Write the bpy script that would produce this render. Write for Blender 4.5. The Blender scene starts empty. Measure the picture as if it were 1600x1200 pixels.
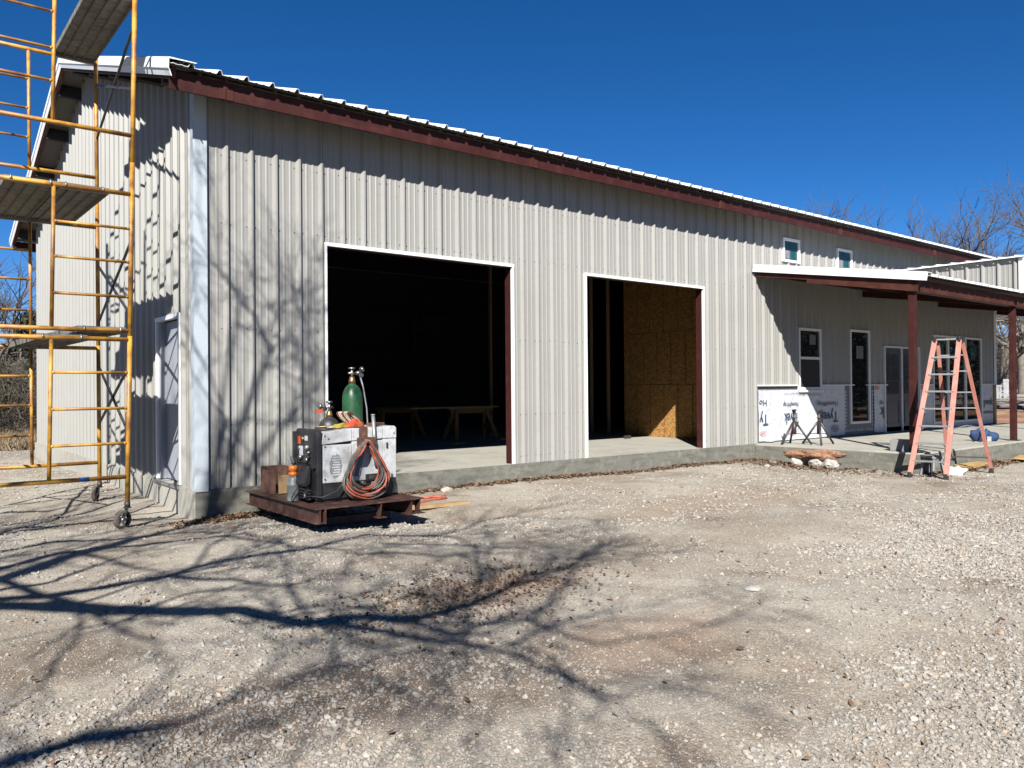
import bpy, bmesh, math, random
import numpy as np
from mathutils import Vector, Matrix
S = bpy.context.scene
C = S.collection
rnd = random.Random(7)
NR = np.random.RandomState(5)
FT = .3048
A = math.radians

# ------------------------------------------------------------------ camera, sky, sun
YAW, PITCH, ROLL = .6751, .0058, -.0078
cam = bpy.data.cameras.new('camera'); co = bpy.data.objects.new('camera', cam); C.objects.link(co); S.camera = co
cam.sensor_width = 36; cam.lens = 28.0; cam.clip_start = .05; cam.clip_end = 3000
F = Vector((math.sin(YAW)*math.cos(PITCH), math.cos(YAW)*math.cos(PITCH), math.sin(PITCH)))
R0 = Vector((math.cos(YAW), -math.sin(YAW), 0)); U0 = R0.cross(F)
Rv = R0*math.cos(ROLL)+U0*math.sin(ROLL); Uv = -R0*math.sin(ROLL)+U0*math.cos(ROLL)
CAM = Vector((-2.937, -9.534, 1.4536))
co.matrix_world = Matrix(((Rv.x, Uv.x, -F.x, CAM.x), (Rv.y, Uv.y, -F.y, CAM.y), (Rv.z, Uv.z, -F.z, CAM.z), (0, 0, 0, 1)))

SAZ, SEL = A(42.6), A(34.7)          # shadows run towards (+sin, +cos)
w = bpy.data.worlds.new('World'); S.world = w; w.use_nodes = True
nt = w.node_tree; bg = nt.nodes['Background']
sky = nt.nodes.new('ShaderNodeTexSky'); sky.sky_type = 'NISHITA'; sky.sun_disc = False
sky.sun_elevation = SEL; sky.sun_rotation = A(180)+SAZ
sky.air_density = .5; sky.dust_density = .0; sky.ozone_density = 3.5; sky.altitude = 300
hs = nt.nodes.new('ShaderNodeHueSaturation'); hs.inputs['Saturation'].default_value = 1.27; hs.inputs['Hue'].default_value = .503
nt.links.new(sky.outputs[0], hs.inputs['Color']); nt.links.new(hs.outputs[0], bg.inputs[0]); bg.inputs[1].default_value = .05
sl = bpy.data.lights.new('sun', 'SUN'); so = bpy.data.objects.new('sun', sl); C.objects.link(so)
sl.energy = 5.0; sl.angle = A(.5); sl.color = (1, .965, .91)
LD = Vector((math.sin(SAZ)*math.cos(SEL), math.cos(SAZ)*math.cos(SEL), -math.sin(SEL)))
so.rotation_euler = LD.to_track_quat('-Z', 'Y').to_euler()
S.view_settings.view_transform = 'Standard'; S.view_settings.look = 'None'
S.view_settings.exposure = 1.42; S.view_settings.gamma = 1; S.view_settings.use_curve_mapping = False
S.cycles.max_bounces = 6; S.cycles.diffuse_bounces = 2

# ------------------------------------------------------------------ materials
def mat(name, col, rough=.7, metal=0, var=None, vs=3.0, vd=.5, bump=0, bs=30, bd=.01, streak=None, spec=.5, var2=None, vs2=20, thr=(.45, .65), attr=None):
    K_ = 1 if attr else .72
    col = tuple(c*K_ for c in col); var = var and tuple(c*K_ for c in var); var2 = var2 and tuple(c*K_ for c in var2)
    m = bpy.data.materials.new(name); m.use_nodes = True; n = m.node_tree; N = n.nodes; L = n.links
    p = N['Principled BSDF']; p.inputs['Roughness'].default_value = rough; p.inputs['Metallic'].default_value = metal
    p.inputs['Specular IOR Level'].default_value = spec
    tc = N.new('ShaderNodeTexCoord')
    cur = N.new('ShaderNodeRGB'); cur.outputs[0].default_value = (*col, 1); out = cur.outputs[0]
    if attr:
        at = N.new('ShaderNodeAttribute'); at.attribute_name = attr
        mm = N.new('ShaderNodeMix'); mm.data_type = 'RGBA'; mm.blend_type = 'MULTIPLY'; mm.inputs[0].default_value = 1
        L.new(out, mm.inputs[6]); L.new(at.outputs['Color'], mm.inputs[7]); out = mm.outputs[2]
    def layer(out, c2, scale, t, amt, stretch=None):
        src = tc.outputs['Object']
        if stretch:
            mp = N.new('ShaderNodeMapping'); mp.inputs['Scale'].default_value = stretch; L.new(src, mp.inputs[0]); src = mp.outputs[0]
        no = N.new('ShaderNodeTexNoise'); no.inputs['Scale'].default_value = scale; no.inputs['Detail'].default_value = 6; L.new(src, no.inputs['Vector'])
        mr = N.new('ShaderNodeMapRange'); mr.inputs[1].default_value = t[0]; mr.inputs[2].default_value = t[1]; mr.inputs[4].default_value = amt
        L.new(no.outputs[0], mr.inputs[0])
        mx = N.new('ShaderNodeMix'); mx.data_type = 'RGBA'; L.new(mr.outputs[0], mx.inputs[0]); L.new(out, mx.inputs[6]); mx.inputs[7].default_value = (*c2, 1)
        return mx.outputs[2]
    if var: out = layer(out, var, vs, thr, vd, streak)
    if var2: out = layer(out, var2, vs2, (.5, .72), .6)
    L.new(out, p.inputs['Base Color'])
    if bump:
        no = N.new('ShaderNodeTexNoise'); no.inputs['Scale'].default_value = bs; no.inputs['Detail'].default_value = 5; L.new(tc.outputs['Object'], no.inputs['Vector'])
        b = N.new('ShaderNodeBump'); b.inputs['Strength'].default_value = bump; b.inputs['Distance'].default_value = bd
        L.new(no.outputs[0], b.inputs['Height']); L.new(b.outputs[0], p.inputs['Normal'])
    return m

M = {}
M['panel'] = mat('painted_steel_panel', (.29, .284, .264), .34, var=(.268, .262, .243), vs=1.3, vd=.6, bump=.12, bs=2.2, bd=.02, var2=(.262, .254, .234), vs2=14)
M['panel2'] = mat('gable_steel_panel', (.275, .272, .252), .42, var=(.25, .246, .226), vs=1.5, vd=.5, bump=.1, bs=2, bd=.02)
M['trim'] = mat('white_trim', (.76, .78, .78), .4, var=(.66, .67, .66), vs=4, vd=.5)
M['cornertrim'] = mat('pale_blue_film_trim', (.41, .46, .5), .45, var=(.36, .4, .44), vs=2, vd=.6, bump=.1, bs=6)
M['rooftop'] = mat('roof_steel', (.72, .74, .74), .35, metal=.1)
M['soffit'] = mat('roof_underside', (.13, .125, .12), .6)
M['brown'] = mat('red_oxide_steel', (.042, .0105, .009), .6, spec=.2, var=(.036, .009, .008), vs=3, vd=.7, var2=(.075, .025, .019), vs2=6, thr=(.4, .6), bump=.15, bs=14)
M['brownbeam'] = mat('rusty_beam_steel', (.055, .016, .011), .6, spec=.2, var=(.09, .036, .022), vs=5, vd=.6, bump=.2, bs=25)
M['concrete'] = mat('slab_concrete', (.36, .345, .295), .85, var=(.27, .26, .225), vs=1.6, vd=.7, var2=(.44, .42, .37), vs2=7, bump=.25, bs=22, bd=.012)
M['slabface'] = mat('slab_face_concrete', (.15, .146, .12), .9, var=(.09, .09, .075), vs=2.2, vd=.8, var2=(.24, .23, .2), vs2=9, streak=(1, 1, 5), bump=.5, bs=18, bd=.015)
M['shadeblack'] = mat('shade_black', (.025, .025, .03), .9)  # near-black standing for indoor shade and the gaps under the roof
M['wood'] = mat('lumber', (.36, .24, .115), .8, var=(.25, .15, .06), vs=6, streak=(1, 8, 1), vd=.8, bump=.2, bs=30)
M['sawwood'] = mat('shaded_sawhorse_lumber', (.24, .12, .03), .8)  # sawhorse lumber with the dim bay's shade put into its colour
M['woodyel'] = mat('sawhorse_lumber', (.42, .27, .1), .8, var=(.3, .18, .06), vs=5, vd=.7)
M['stud'] = mat('stud_wood', (.28, .18, .1), .8)
M['yellow'] = mat('yellow_scaffold_paint', (.56, .28, .03), .5, var=(.22, .09, .02), vs=3.2, vd=.85, var2=(.1, .05, .025), vs2=11, thr=(.42, .58), bump=.15, bs=40, bd=.004)
M['galv'] = mat('galvanised_steel', (.33, .34, .33), .45, metal=.6, var=(.22, .22, .21), vs=9, vd=.7)
M['darksteel'] = mat('dark_steel', (.05, .05, .052), .5, metal=.4, var=(.08, .06, .045), vs=12, vd=.6)
M['plankm'] = mat('plank_steel', (.2, .185, .15), .7, var=(.1, .09, .075), vs=5, vd=.95, var2=(.035, .035, .033), vs2=13, streak=(1, 2.5, 1), bump=.2, bs=20)
M['rubber'] = mat('black_rubber', (.02, .02, .02), .7)
M['blackplastic'] = mat('black_plastic', (.018, .018, .02), .42, var=(.035, .034, .033), vs=12, vd=.6)
M['white'] = mat('white_paint', (.48, .49, .51), .4, var=(.36, .36, .35), vs=4, vd=.7, var2=(.27, .25, .22), vs2=22)
M['green'] = mat('green_cylinder_paint', (.014, .09, .034), .4, var=(.008, .05, .02), vs=5, vd=.8, var2=(.05, .09, .04), vs2=30, bump=.1, bs=40, bd=.003)
M['black'] = mat('worn_black_paint', (.018, .019, .022), .5, var=(.05, .045, .04), vs=14, vd=.6)
M['brass'] = mat('brass', (.32, .2, .1), .45, metal=.8, var=(.13, .09, .06), vs=20, vd=.7)
M['chrome'] = mat('chrome_steel', (.28, .27, .26), .38, metal=.9)
M['orangehose'] = mat('orange_cable', (.4, .085, .045), .6, var=(.2, .06, .04), vs=10, vd=.6)
M['greyhose'] = mat('grey_cable', (.1, .085, .075), .6, var=(.05, .045, .04), vs=10, vd=.6)
M['whitehose'] = mat('pale_cable', (.5, .43, .34), .6, var=(.5, .15, .1), vs=14, vd=.6)
M['orange'] = mat('orange_plastic', (.6, .16, .015), .4)
M['yellowcloth'] = mat('yellow_glove_cloth', (.34, .25, .03), .8)
M['redcloth'] = mat('orange_red_cloth', (.5, .06, .025), .8, var=(.5, .18, .03), vs=12)
M['greycan'] = mat('grey_canister_paint', (.2, .215, .215), .45, var=(.13, .14, .14), vs=9, vd=.6)
M['rust'] = mat('rusted_steel', (.085, .034, .02), .8, var=(.04, .018, .013), vs=7, vd=.9, var2=(.2, .1, .055), vs2=18, bump=.3, bs=40)
M['skid'] = mat('brown_skid_paint', (.05, .02, .015), .55, var=(.085, .04, .026), vs=5, vd=.7, var2=(.15, .09, .07), vs2=12, bump=.2, bs=30)
M['wrap'] = mat('white_house_wrap', (.56, .58, .61), .5, var=(.45, .47, .51), vs=7, vd=.6, bump=.9, bs=13, bd=.02)
M['ink'] = mat('navy_ink', (.04, .07, .12), .6)
M['inkgrey'] = mat('grey_ink', (.13, .14, .17), .6)
M['inkred'] = mat('red_ink', (.75, .3, .32), .6)
M['sticker'] = mat('orange_sticker', (.7, .25, .12), .6)
M['greytape'] = mat('grey_flashing', (.15, .15, .155), .6, var=(.2, .2, .2), vs=9)
M['frame'] = mat('white_window_frame', (.74, .75, .75), .35)
M['doorgrey'] = mat('grey_door_paint', (.06, .068, .085), .4)
M['doorpale'] = mat('primed_steel_door', (.3, .32, .36), .45)
M['screen'] = mat('black_insect_screen', (.012, .012, .014), .8)
M['osbgap'] = mat('osb_joint', (.02, .012, .006), .9)
M['osbe'] = mat('osb_edge', (.4, .25, .1), .9)
M['ladder'] = mat('faded_orange_fibreglass', (.33, .12, .088), .6, var=(.38, .2, .155), vs=7, vd=.7, var2=(.4, .12, .08), vs2=20)
M['alu'] = mat('ladder_aluminium', (.36, .36, .35), .4, metal=.6, var=(.25, .24, .23), vs=15)
M['block'] = mat('grey_block', (.2, .205, .21), .85, bump=.3, bs=50)
M['blue'] = mat('blue_cloth', (.012, .045, .13), .8, var=(.008, .015, .035), vs=12, vd=.9)
M['plastic'] = mat('white_plastic_sheet', (.7, .72, .72), .4, bump=.3, bs=20)
M['rockred'] = mat('red_brown_rock', (.27, .14, .08), .9, var=(.12, .055, .035), vs=9, vd=.9, var2=(.4, .27, .17), vs2=22, bump=.8, bs=35, bd=.02)
M['rockwhite'] = mat('white_limestone', (.38, .365, .33), .9, var=(.25, .235, .2), vs=9, vd=.8, bump=.7, bs=30, bd=.02)
M['bark'] = mat('oak_bark', (.11, .085, .065), .95, var=(.17, .14, .11), vs=4, vd=.7)
M['barkpale'] = mat('pale_oak_bark', (.17, .145, .12), .95, var=(.09, .07, .055), vs=3, vd=.7)
M['twig'] = mat('twig_bark', (.09, .075, .065), .95)
M['cedar'] = mat('cedar_foliage', (.03, .037, .018), .9, var=(.05, .052, .026), vs=2.5, vd=.9)
M['brush'] = mat('dry_brush', (.085, .07, .052), .95, var=(.045, .045, .03), vs=2, vd=.9)
M['stone'] = mat('gravel_stone', (1, 1, 1), .9, attr='tint', bump=.3, bs=90, bd=.004)
M['leaf'] = mat('dry_leaf', (1, 1, 1), .85, attr='tint')
M['grass'] = mat('dry_grass', (.2, .15, .09), .9, var=(.12, .085, .05), vs=1.2, vd=.8)
M['paint'] = mat('blue_tape', (.03, .1, .35), .5)
M['asphalt'] = mat('road_gravel', (.3, .29, .27), .9)
M['wheel'] = mat('dusty_wheel', (.1, .085, .07), .9, var=(.17, .14, .11), vs=20)
M['dirtred'] = mat('red_dirt', (.2, .1, .06), .95, var=(.3, .17, .1), vs=1.2, vd=.8, bump=.6, bs=5, bd=.1)

def glassmat(name, tint, rough=.02):
    m = bpy.data.materials.new(name); m.use_nodes = True; p = m.node_tree.nodes['Principled BSDF']
    p.inputs['Base Color'].default_value = (*tint, 1); p.inputs['Roughness'].default_value = rough
    p.inputs['Specular IOR Level'].default_value = .5; p.inputs['IOR'].default_value = 1.5
    return m
M['glass'] = glassmat('dark_window_glass', (.008, .01, .011))
M['glassgreen'] = glassmat('greenish_window_glass', (.012, .05, .055), .05)
M['glasslite'] = glassmat('door_glass', (.03, .035, .04), .1)

def osb():
    m = mat('osb_board', (.25, .14, .04), .85); n = m.node_tree; N = n.nodes; L = n.links; p = N['Principled BSDF']
    tc = N.new('ShaderNodeTexCoord'); mp = N.new('ShaderNodeMapping'); mp.inputs['Scale'].default_value = (1, 1, 1.6); L.new(tc.outputs['Object'], mp.inputs[0])
    v = N.new('ShaderNodeTexVoronoi'); v.inputs['Scale'].default_value = 30; v.inputs['Randomness'].default_value = 1; L.new(mp.outputs[0], v.inputs['Vector'])
    r = N.new('ShaderNodeValToRGB'); e = r.color_ramp.elements
    e[0].color = (.075, .032, .007, 1); e[1].color = (.36, .185, .045, 1); L.new(v.outputs['Color'], r.inputs[0]); L.new(r.outputs[0], p.inputs['Base Color'])
    return m
M['osb'] = osb()

# ------------------------------------------------------------------ mesh helpers
class MB:
    def __init__(s): s.v = []; s.f = []; s.sm = []; s.mi = []; s.cur = 0
    def add(s, vs, fs, smooth=False):
        o = len(s.v); s.v.extend([tuple(p) for p in vs])
        for f in fs: s.f.append(tuple(i+o for i in f)); s.sm.append(smooth); s.mi.append(s.cur)
        return s
    def box(s, x0, x1, y0, y1, z0, z1):
        return s.add([(x0, y0, z0), (x1, y0, z0), (x1, y1, z0), (x0, y1, z0), (x0, y0, z1), (x1, y0, z1), (x1, y1, z1), (x0, y1, z1)],
                     [(0, 3, 2, 1), (4, 5, 6, 7), (0, 1, 5, 4), (1, 2, 6, 5), (2, 3, 7, 6), (3, 0, 4, 7)])
    def bar(s, p, q, wd, ht, up=(0, 0, 1)):
        p = Vector(p); q = Vector(q); d = (q-p).normalized(); u = Vector(up); a = d.cross(u)
        if a.length < 1e-4: a = d.cross(Vector((1, 0, 0)))
        a.normalize(); b = a.cross(d); a *= wd/2; b *= ht/2
        vs = [p-a-b, p+a-b, p+a+b, p-a+b, q-a-b, q+a-b, q+a+b, q-a+b]
        return s.add(vs, [(0, 1, 2, 3), (7, 6, 5, 4), (0, 4, 5, 1), (1, 5, 6, 2), (2, 6, 7, 3), (3, 7, 4, 0)])
    def tube(s, pts, r, n=8, closed=False, cap=True):
        pts = [Vector(p) for p in pts]; k = len(pts); rr = r if isinstance(r, (list, tuple)) else [r]*k
        vs = []; fs = []; a = None
        for i in range(k):
            if closed: d = pts[(i+1) % k]-pts[i-1]
            else: d = pts[min(i+1, k-1)]-pts[max(i-1, 0)]
            if d.length < 1e-9: d = Vector((0, 0, 1))
            d.normalize()
            if a is None:
                a = d.cross(Vector((0, 0, 1)));
                if a.length < .05: a = d.cross(Vector((1, 0, 0)))
            a = a-d*a.dot(d)
            if a.length < 1e-5: a = d.cross(Vector((0, 1, .1)))
            a.normalize(); b = d.cross(a)
            for j in range(n):
                t = 2*math.pi*j/n; vs.append(pts[i]+(a*math.cos(t)+b*math.sin(t))*rr[i])
        m = k if closed else k-1
        for i in range(m):
            for j in range(n):
                j2 = (j+1) % n; i2 = (i+1) % k
                fs.append((i*n+j, i*n+j2, i2*n+j2, i2*n+j))
        s.add(vs, fs, True)
        if cap and not closed:
            o = len(s.v)-len(vs)
            s.f.append(tuple(o+j for j in range(n-1, -1, -1))); s.sm.append(False); s.mi.append(s.cur)
            s.f.append(tuple(o+(k-1)*n+j for j in range(n))); s.sm.append(False); s.mi.append(s.cur)
        return s
    def lathe(s, prof, c=(0, 0, 0), n=20, M4=None):
        vs = []; fs = []
        for r, z in prof:
            for j in range(n):
                t = 2*math.pi*j/n; vs.append(Vector((r*math.cos(t), r*math.sin(t), z)))
        k = len(prof)
        for i in range(k-1):
            for j in range(n):
                j2 = (j+1) % n; fs.append((i*n+j, i*n+j2, (i+1)*n+j2, (i+1)*n+j))
        if M4: vs = [M4 @ v for v in vs]
        vs = [v+Vector(c) for v in vs]
        s.add(vs, fs, True)
        o = len(s.v)-len(vs)
        s.f.append(tuple(o+j for j in range(n-1, -1, -1))); s.sm.append(False); s.mi.append(s.cur)
        s.f.append(tuple(o+(k-1)*n+j for j in range(n))); s.sm.append(False); s.mi.append(s.cur)
        return s
    def prism(s, poly, ax, a, b):
        # poly in the two other axes, extruded along ax from a to b
        def P(u, v, t):
            return {'x': (t, u, v), 'y': (u, t, v), 'z': (u, v, t)}[ax]
        n = len(poly); vs = [P(u, v, a) for u, v in poly]+[P(u, v, b) for u, v in poly]
        fs = [(i, (i+1) % n, n+(i+1) % n, n+i) for i in range(n)]+[tuple(range(n-1, -1, -1)), tuple(range(n, 2*n))]
        return s.add(vs, fs)
    def build(s, name, m, parent=None, bevel=0, loc=None):
        me = bpy.data.meshes.new(name); me.from_pydata(s.v, [], s.f)
        for mm in (m if isinstance(m, (list, tuple)) else [m]): me.materials.append(mm)
        me.polygons.foreach_set('use_smooth', s.sm); me.polygons.foreach_set('material_index', s.mi)
        bm = bmesh.new(); bm.from_mesh(me)
        bmesh.ops.recalc_face_normals(bm, faces=bm.faces)
        if bevel:
            ed = [e for e in bm.edges if len(e.link_faces) == 2 and e.calc_face_angle(0) > .6]
            bmesh.ops.bevel(bm, geom=ed, offset=bevel, segments=2, affect='EDGES', profile=.6)
        bm.to_mesh(me); bm.free(); me.update()
        o = bpy.data.objects.new(name, me); C.objects.link(o)
        if parent: o.parent = parent
        if loc: o.location = loc
        return o

def tag(o, label=None, cat=None, group=None, kind=None):
    for k, v in (('label', label), ('category', cat), ('group', group), ('kind', kind)):
        if v: o[k] = v
    return o
def thing(name, label, cat, loc=(0, 0, 0), rz=0, group=None):
    o = bpy.data.objects.new(name, None); C.objects.link(o); o.location = loc; o.rotation_euler = (0, 0, rz); o.empty_display_size = .2
    return tag(o, label, cat, group)
def kids(o): return [c for c in bpy.data.objects if c.parent == o]
def copy_tree(o, loc, rz, label, group=None):
    def rec(a, par):
        c = a.copy(); C.objects.link(c); c.parent = par
        for ch in list(KID.get(a.name, [])): rec(ch, c)
        return c
    KID = {}
    for q in list(bpy.data.objects):
        if q.parent: KID.setdefault(q.parent.name, []).append(q)
    c = rec(o, None); c.location = loc; c.rotation_euler = (0, 0, rz); c['label'] = label
    if group: c['group'] = group
    return c

# ------------------------------------------------------------------ value noise
_perm = np.random.RandomState(3).rand(256, 256)
def vn(x, y, s, o=0):
    x = np.asarray(x, float)*s+o*17.3+1000; y = np.asarray(y, float)*s+o*9.1+1000
    xi = np.floor(x).astype(int); yi = np.floor(y).astype(int); fx = x-xi; fy = y-yi
    fx = fx*fx*(3-2*fx); fy = fy*fy*(3-2*fy); g = lambda a, b: _perm[a % 256, b % 256]
    return (g(xi, yi)*(1-fx)+g(xi+1, yi)*fx)*(1-fy)+(g(xi, yi+1)*(1-fx)+g(xi+1, yi+1)*fx)*fy
def sst(t): t = np.clip(t, 0, 1); return t*t*(3-2*t)
def hz(x, y):
    x = np.asarray(x, float); y = np.asarray(y, float)
    near = sst((60-np.hypot(x-2, y+3))/40)
    z = (vn(x, y, .45)-.5)*.09*near+(vn(x, y, 1.3, 1)-.5)*.04*near+(vn(x, y, 4, 2)-.5)*.02*near+(vn(x, y, 11, 3)-.5)*.012*near
    # gentle swell before the big doors and level ground beside slab corners
    z += .07*np.exp(-((x-4.5)**2/6+(y+.3)**2/5))
    z -= .02
    # ridge of windrowed gravel in front of the porch
    z += .05*np.exp(-((y+5.1+.25*(x-6))**2/.5))*sst((x-2)/2)*sst((14-x)/3)
    # rising land to the right and left far away
    z += 1.15*sst((x-26)/34)*sst((60-np.abs(y-18))/40)
    z += (vn(x, y, .06, 5)-.5)*.5*sst((np.hypot(x-5, y-3)-28)/30)
    return z

# ------------------------------------------------------------------ ground
def axis(parts):
    out = []
    for a, b, s in parts:
        n = max(1, int(round((b-a)/s))); out += list(np.linspace(a, b, n, endpoint=False))
    out.append(parts[-1][1]); return np.array(out)
gx = axis([(-900, -100, 100), (-100, -30, 7), (-30, -10, 1), (-10, -4, .2), (-4, 3.5, .042), (3.5, 9, .07), (9, 15, .12), (15, 26, .4), (26, 80, 1.8), (80, 900, 80)])
gy = axis([(-900, -100, 100), (-100, -20, 8), (-20, -9, .6), (-9, -3.5, .045), (-3.5, .1, .06), (.1, 8, .35), (8, 30, 1.1), (30, 90, 4), (90, 900, 80)])
XX, YY = np.meshgrid(gx, gy); ZZ = hz(XX, YY)
ins = (XX > .15) & (XX < 22.9) & (YY > .15) & (YY < 11.6); ZZ = np.where(ins, np.minimum(ZZ, -.02), ZZ)
nx, ny = len(gx), len(gy)
V = np.stack([XX, YY, ZZ], -1).reshape(-1, 3)
ii = (np.arange(ny-1)[:, None]*nx+np.arange(nx-1)[None]).ravel()
FQ = np.stack([ii, ii+1, ii+nx+1, ii+nx], -1)
def npmesh(name, V, FQ, m, smooth=False, tint=None):
    me = bpy.data.meshes.new(name); k = FQ.shape[1]
    me.vertices.add(len(V)); me.vertices.foreach_set('co', np.ascontiguousarray(V, dtype=np.float32).ravel())
    me.loops.add(FQ.size); me.loops.foreach_set('vertex_index', FQ.astype(np.int32).ravel())
    me.polygons.add(len(FQ)); me.polygons.foreach_set('loop_start', (np.arange(len(FQ))*k).astype(np.int32))
    me.polygons.foreach_set('use_smooth', np.full(len(FQ), smooth))
    me.update(calc_edges=True); me.materials.append(m)
    if tint is not None:
        ca = me.color_attributes.new('tint', 'FLOAT_COLOR', 'POINT')
        ca.data.foreach_set('color', np.concatenate([tint, np.ones((len(tint), 1))], 1).astype(np.float32).ravel())
    o = bpy.data.objects.new(name, me); C.objects.link(o); return o

def groundmat():
    m = bpy.data.materials.new('gravel_ground'); m.use_nodes = True; n = m.node_tree; N = n.nodes; L = n.links; p = N['Principled BSDF']
    p.inputs['Roughness'].default_value = .95; p.inputs['Specular IOR Level'].default_value = .2
    tc = N.new('ShaderNodeTexCoord'); src = tc.outputs['Object']
    def noise(s, d=6, ro=.6):
        q = N.new('ShaderNodeTexNoise'); q.inputs['Scale'].default_value = s; q.inputs['Detail'].default_value = d; q.inputs['Roughness'].default_value = ro; L.new(src, q.inputs['Vector']); return q.outputs[0]
    def mr(s, a, b, c=0, d=1):
        q = N.new('ShaderNodeMapRange'); q.inputs[1].default_value = a; q.inputs[2].default_value = b; q.inputs[3].default_value = c; q.inputs[4].default_value = d; L.new(s, q.inputs[0]); return q.outputs[0]
    def mix(f, a, b, bl='MIX'):
        q = N.new('ShaderNodeMix'); q.data_type = 'RGBA'; q.blend_type = bl
        if hasattr(f, 'links') or not isinstance(f, (int, float)): L.new(f, q.inputs[0])
        else: q.inputs[0].default_value = f
        for i, c in ((6, a), (7, b)):
            if isinstance(c, tuple): q.inputs[i].default_value = (*c, 1)
            else: L.new(c, q.inputs[i])
        return q.outputs[2]
    col = mix(mr(noise(.55), .42, .6), (.262, .238, .198), (.2, .17, .134))
    col = mix(mr(noise(.9, 4), .56, .68, 0, .8), col, (.13, .1, .075))
    col = mix(mr(noise(1.7, 5), .6, .72, 0, .55), col, (.21, .145, .098))
    # fine crushed stone colouring
    v = N.new('ShaderNodeTexVoronoi'); v.inputs['Scale'].default_value = 75; L.new(src, v.inputs['Vector'])
    sp = N.new('ShaderNodeSeparateColor'); L.new(v.outputs['Color'], sp.inputs[0])
    g = mr(sp.outputs[0], 0, 1, .72, 1.3)
    gc = N.new('ShaderNodeCombineColor'); [L.new(g, gc.inputs[i]) for i in range(3)]
    col = mix(.75, col, gc.outputs[0], 'MULTIPLY')
    f2 = mr(noise(60, 8, .7), .3, .7, .8, 1.2); gc2 = N.new('ShaderNodeCombineColor'); [L.new(f2, gc2.inputs[i]) for i in range(3)]
    col = mix(.9, col, gc2.outputs[0], 'MULTIPLY')
    # dry grass and brown soil away from the yard
    xyz = N.new('ShaderNodeSeparateXYZ'); L.new(src, xyz.inputs[0])
    def math_(op, a, b):
        q = N.new('ShaderNodeMath'); q.operation = op
        for i, c in enumerate((a, b)):
            if isinstance(c, (int, float)): q.inputs[i].default_value = c
            else: L.new(c, q.inputs[i])
        return q.outputs[0]
    wob = math_('MULTIPLY', noise(.25, 4), 8)
    fy = mr(math_('ADD', xyz.outputs[1], wob), 19, 21)
    grass = mix(mr(noise(1.4), .4, .65), (.22, .165, .095), (.12, .085, .05))
    col = mix(fy, col, grass)
    fx = mr(math_('ADD', xyz.outputs[0], wob), 29, 31)
    soil = mix(mr(noise(.8), .45, .6), (.18, .095, .05), (.27, .18, .115))
    col = mix(fx, col, soil)
    fx2 = mr(math_('ADD', xyz.outputs[0], wob), 44, 47)
    col = mix(fx2, col, mix(mr(noise(.9), .45, .6), (.3, .27, .23), (.18, .14, .1)))
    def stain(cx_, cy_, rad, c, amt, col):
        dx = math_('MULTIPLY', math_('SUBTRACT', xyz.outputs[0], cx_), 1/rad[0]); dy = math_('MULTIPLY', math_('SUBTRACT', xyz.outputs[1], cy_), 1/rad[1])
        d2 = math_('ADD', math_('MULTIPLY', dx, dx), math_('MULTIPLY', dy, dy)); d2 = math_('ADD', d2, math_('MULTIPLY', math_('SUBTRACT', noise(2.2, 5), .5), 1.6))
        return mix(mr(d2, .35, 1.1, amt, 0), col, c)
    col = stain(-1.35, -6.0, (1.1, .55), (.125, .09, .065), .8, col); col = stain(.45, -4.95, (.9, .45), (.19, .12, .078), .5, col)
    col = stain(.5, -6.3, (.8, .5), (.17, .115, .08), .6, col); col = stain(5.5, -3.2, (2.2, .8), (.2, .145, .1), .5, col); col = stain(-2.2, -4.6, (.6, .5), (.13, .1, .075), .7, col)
    L.new(col, p.inputs['Base Color'])
    b1 = N.new('ShaderNodeBump'); b1.inputs['Strength'].default_value = .35; b1.inputs['Distance'].default_value = .008; L.new(v.outputs['Distance'], b1.inputs['Height']); b1.invert = True
    b2 = N.new('ShaderNodeBump'); b2.inputs['Strength'].default_value = .8; b2.inputs['Distance'].default_value = .012; L.new(noise(26, 8, .7), b2.inputs['Height']); L.new(b1.outputs[0], b2.inputs['Normal'])
    L.new(b2.outputs[0], p.inputs['Normal'])
    return m
g = npmesh('ground', V, FQ, groundmat(), True); tag(g, kind='structure')

# ------------------------------------------------------------------ panel sheets
def profile(a, b, centre, pitch=FT, h=.032):
    """ribbed sheet section between a and b: list of (u, height)"""
    pts = []
    h *= 1.3; n0 = int(math.floor((a-centre)/pitch))-1; n1 = int(math.ceil((b-centre)/pitch))+1
    raw = []
    for n in range(n0, n1+1):
        c = centre+n*pitch
        raw += [(c-.042, 0), (c-.012, h), (c+.0125, h), (c+.03, 0)]
        for k in (.36, .64):
            m = c+k*pitch; raw += [(m-.017, 0), (m-.009, .006), (m+.009, .006), (m+.017, 0)]
    raw.sort()
    def hh(u):
        for (u0, h0), (u1, h1) in zip(raw, raw[1:]):
            if u0 <= u <= u1: return h0+(h1-h0)*(u-u0)/max(1e-9, u1-u0)
        return 0
    pts = [(a, hh(a))]+[p for p in raw if a+1e-4 < p[0] < b-1e-4]+[(b, hh(b))]
    return pts
def sheet(mb, a, b, centre, zlo, zhi, place, th=None):
    """strip of ribbed sheet; zlo/zhi functions of u; place(u, h, z)"""
    P = profile(a, b, centre); vs = []; fs = []
    for u, h in P: vs += [place(u, h, zlo(u)), place(u, h, zhi(u))]
    for i in range(len(P)-1): fs.append((2*i, 2*i+2, 2*i+3, 2*i+1))
    mb.add(vs, fs)

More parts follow.
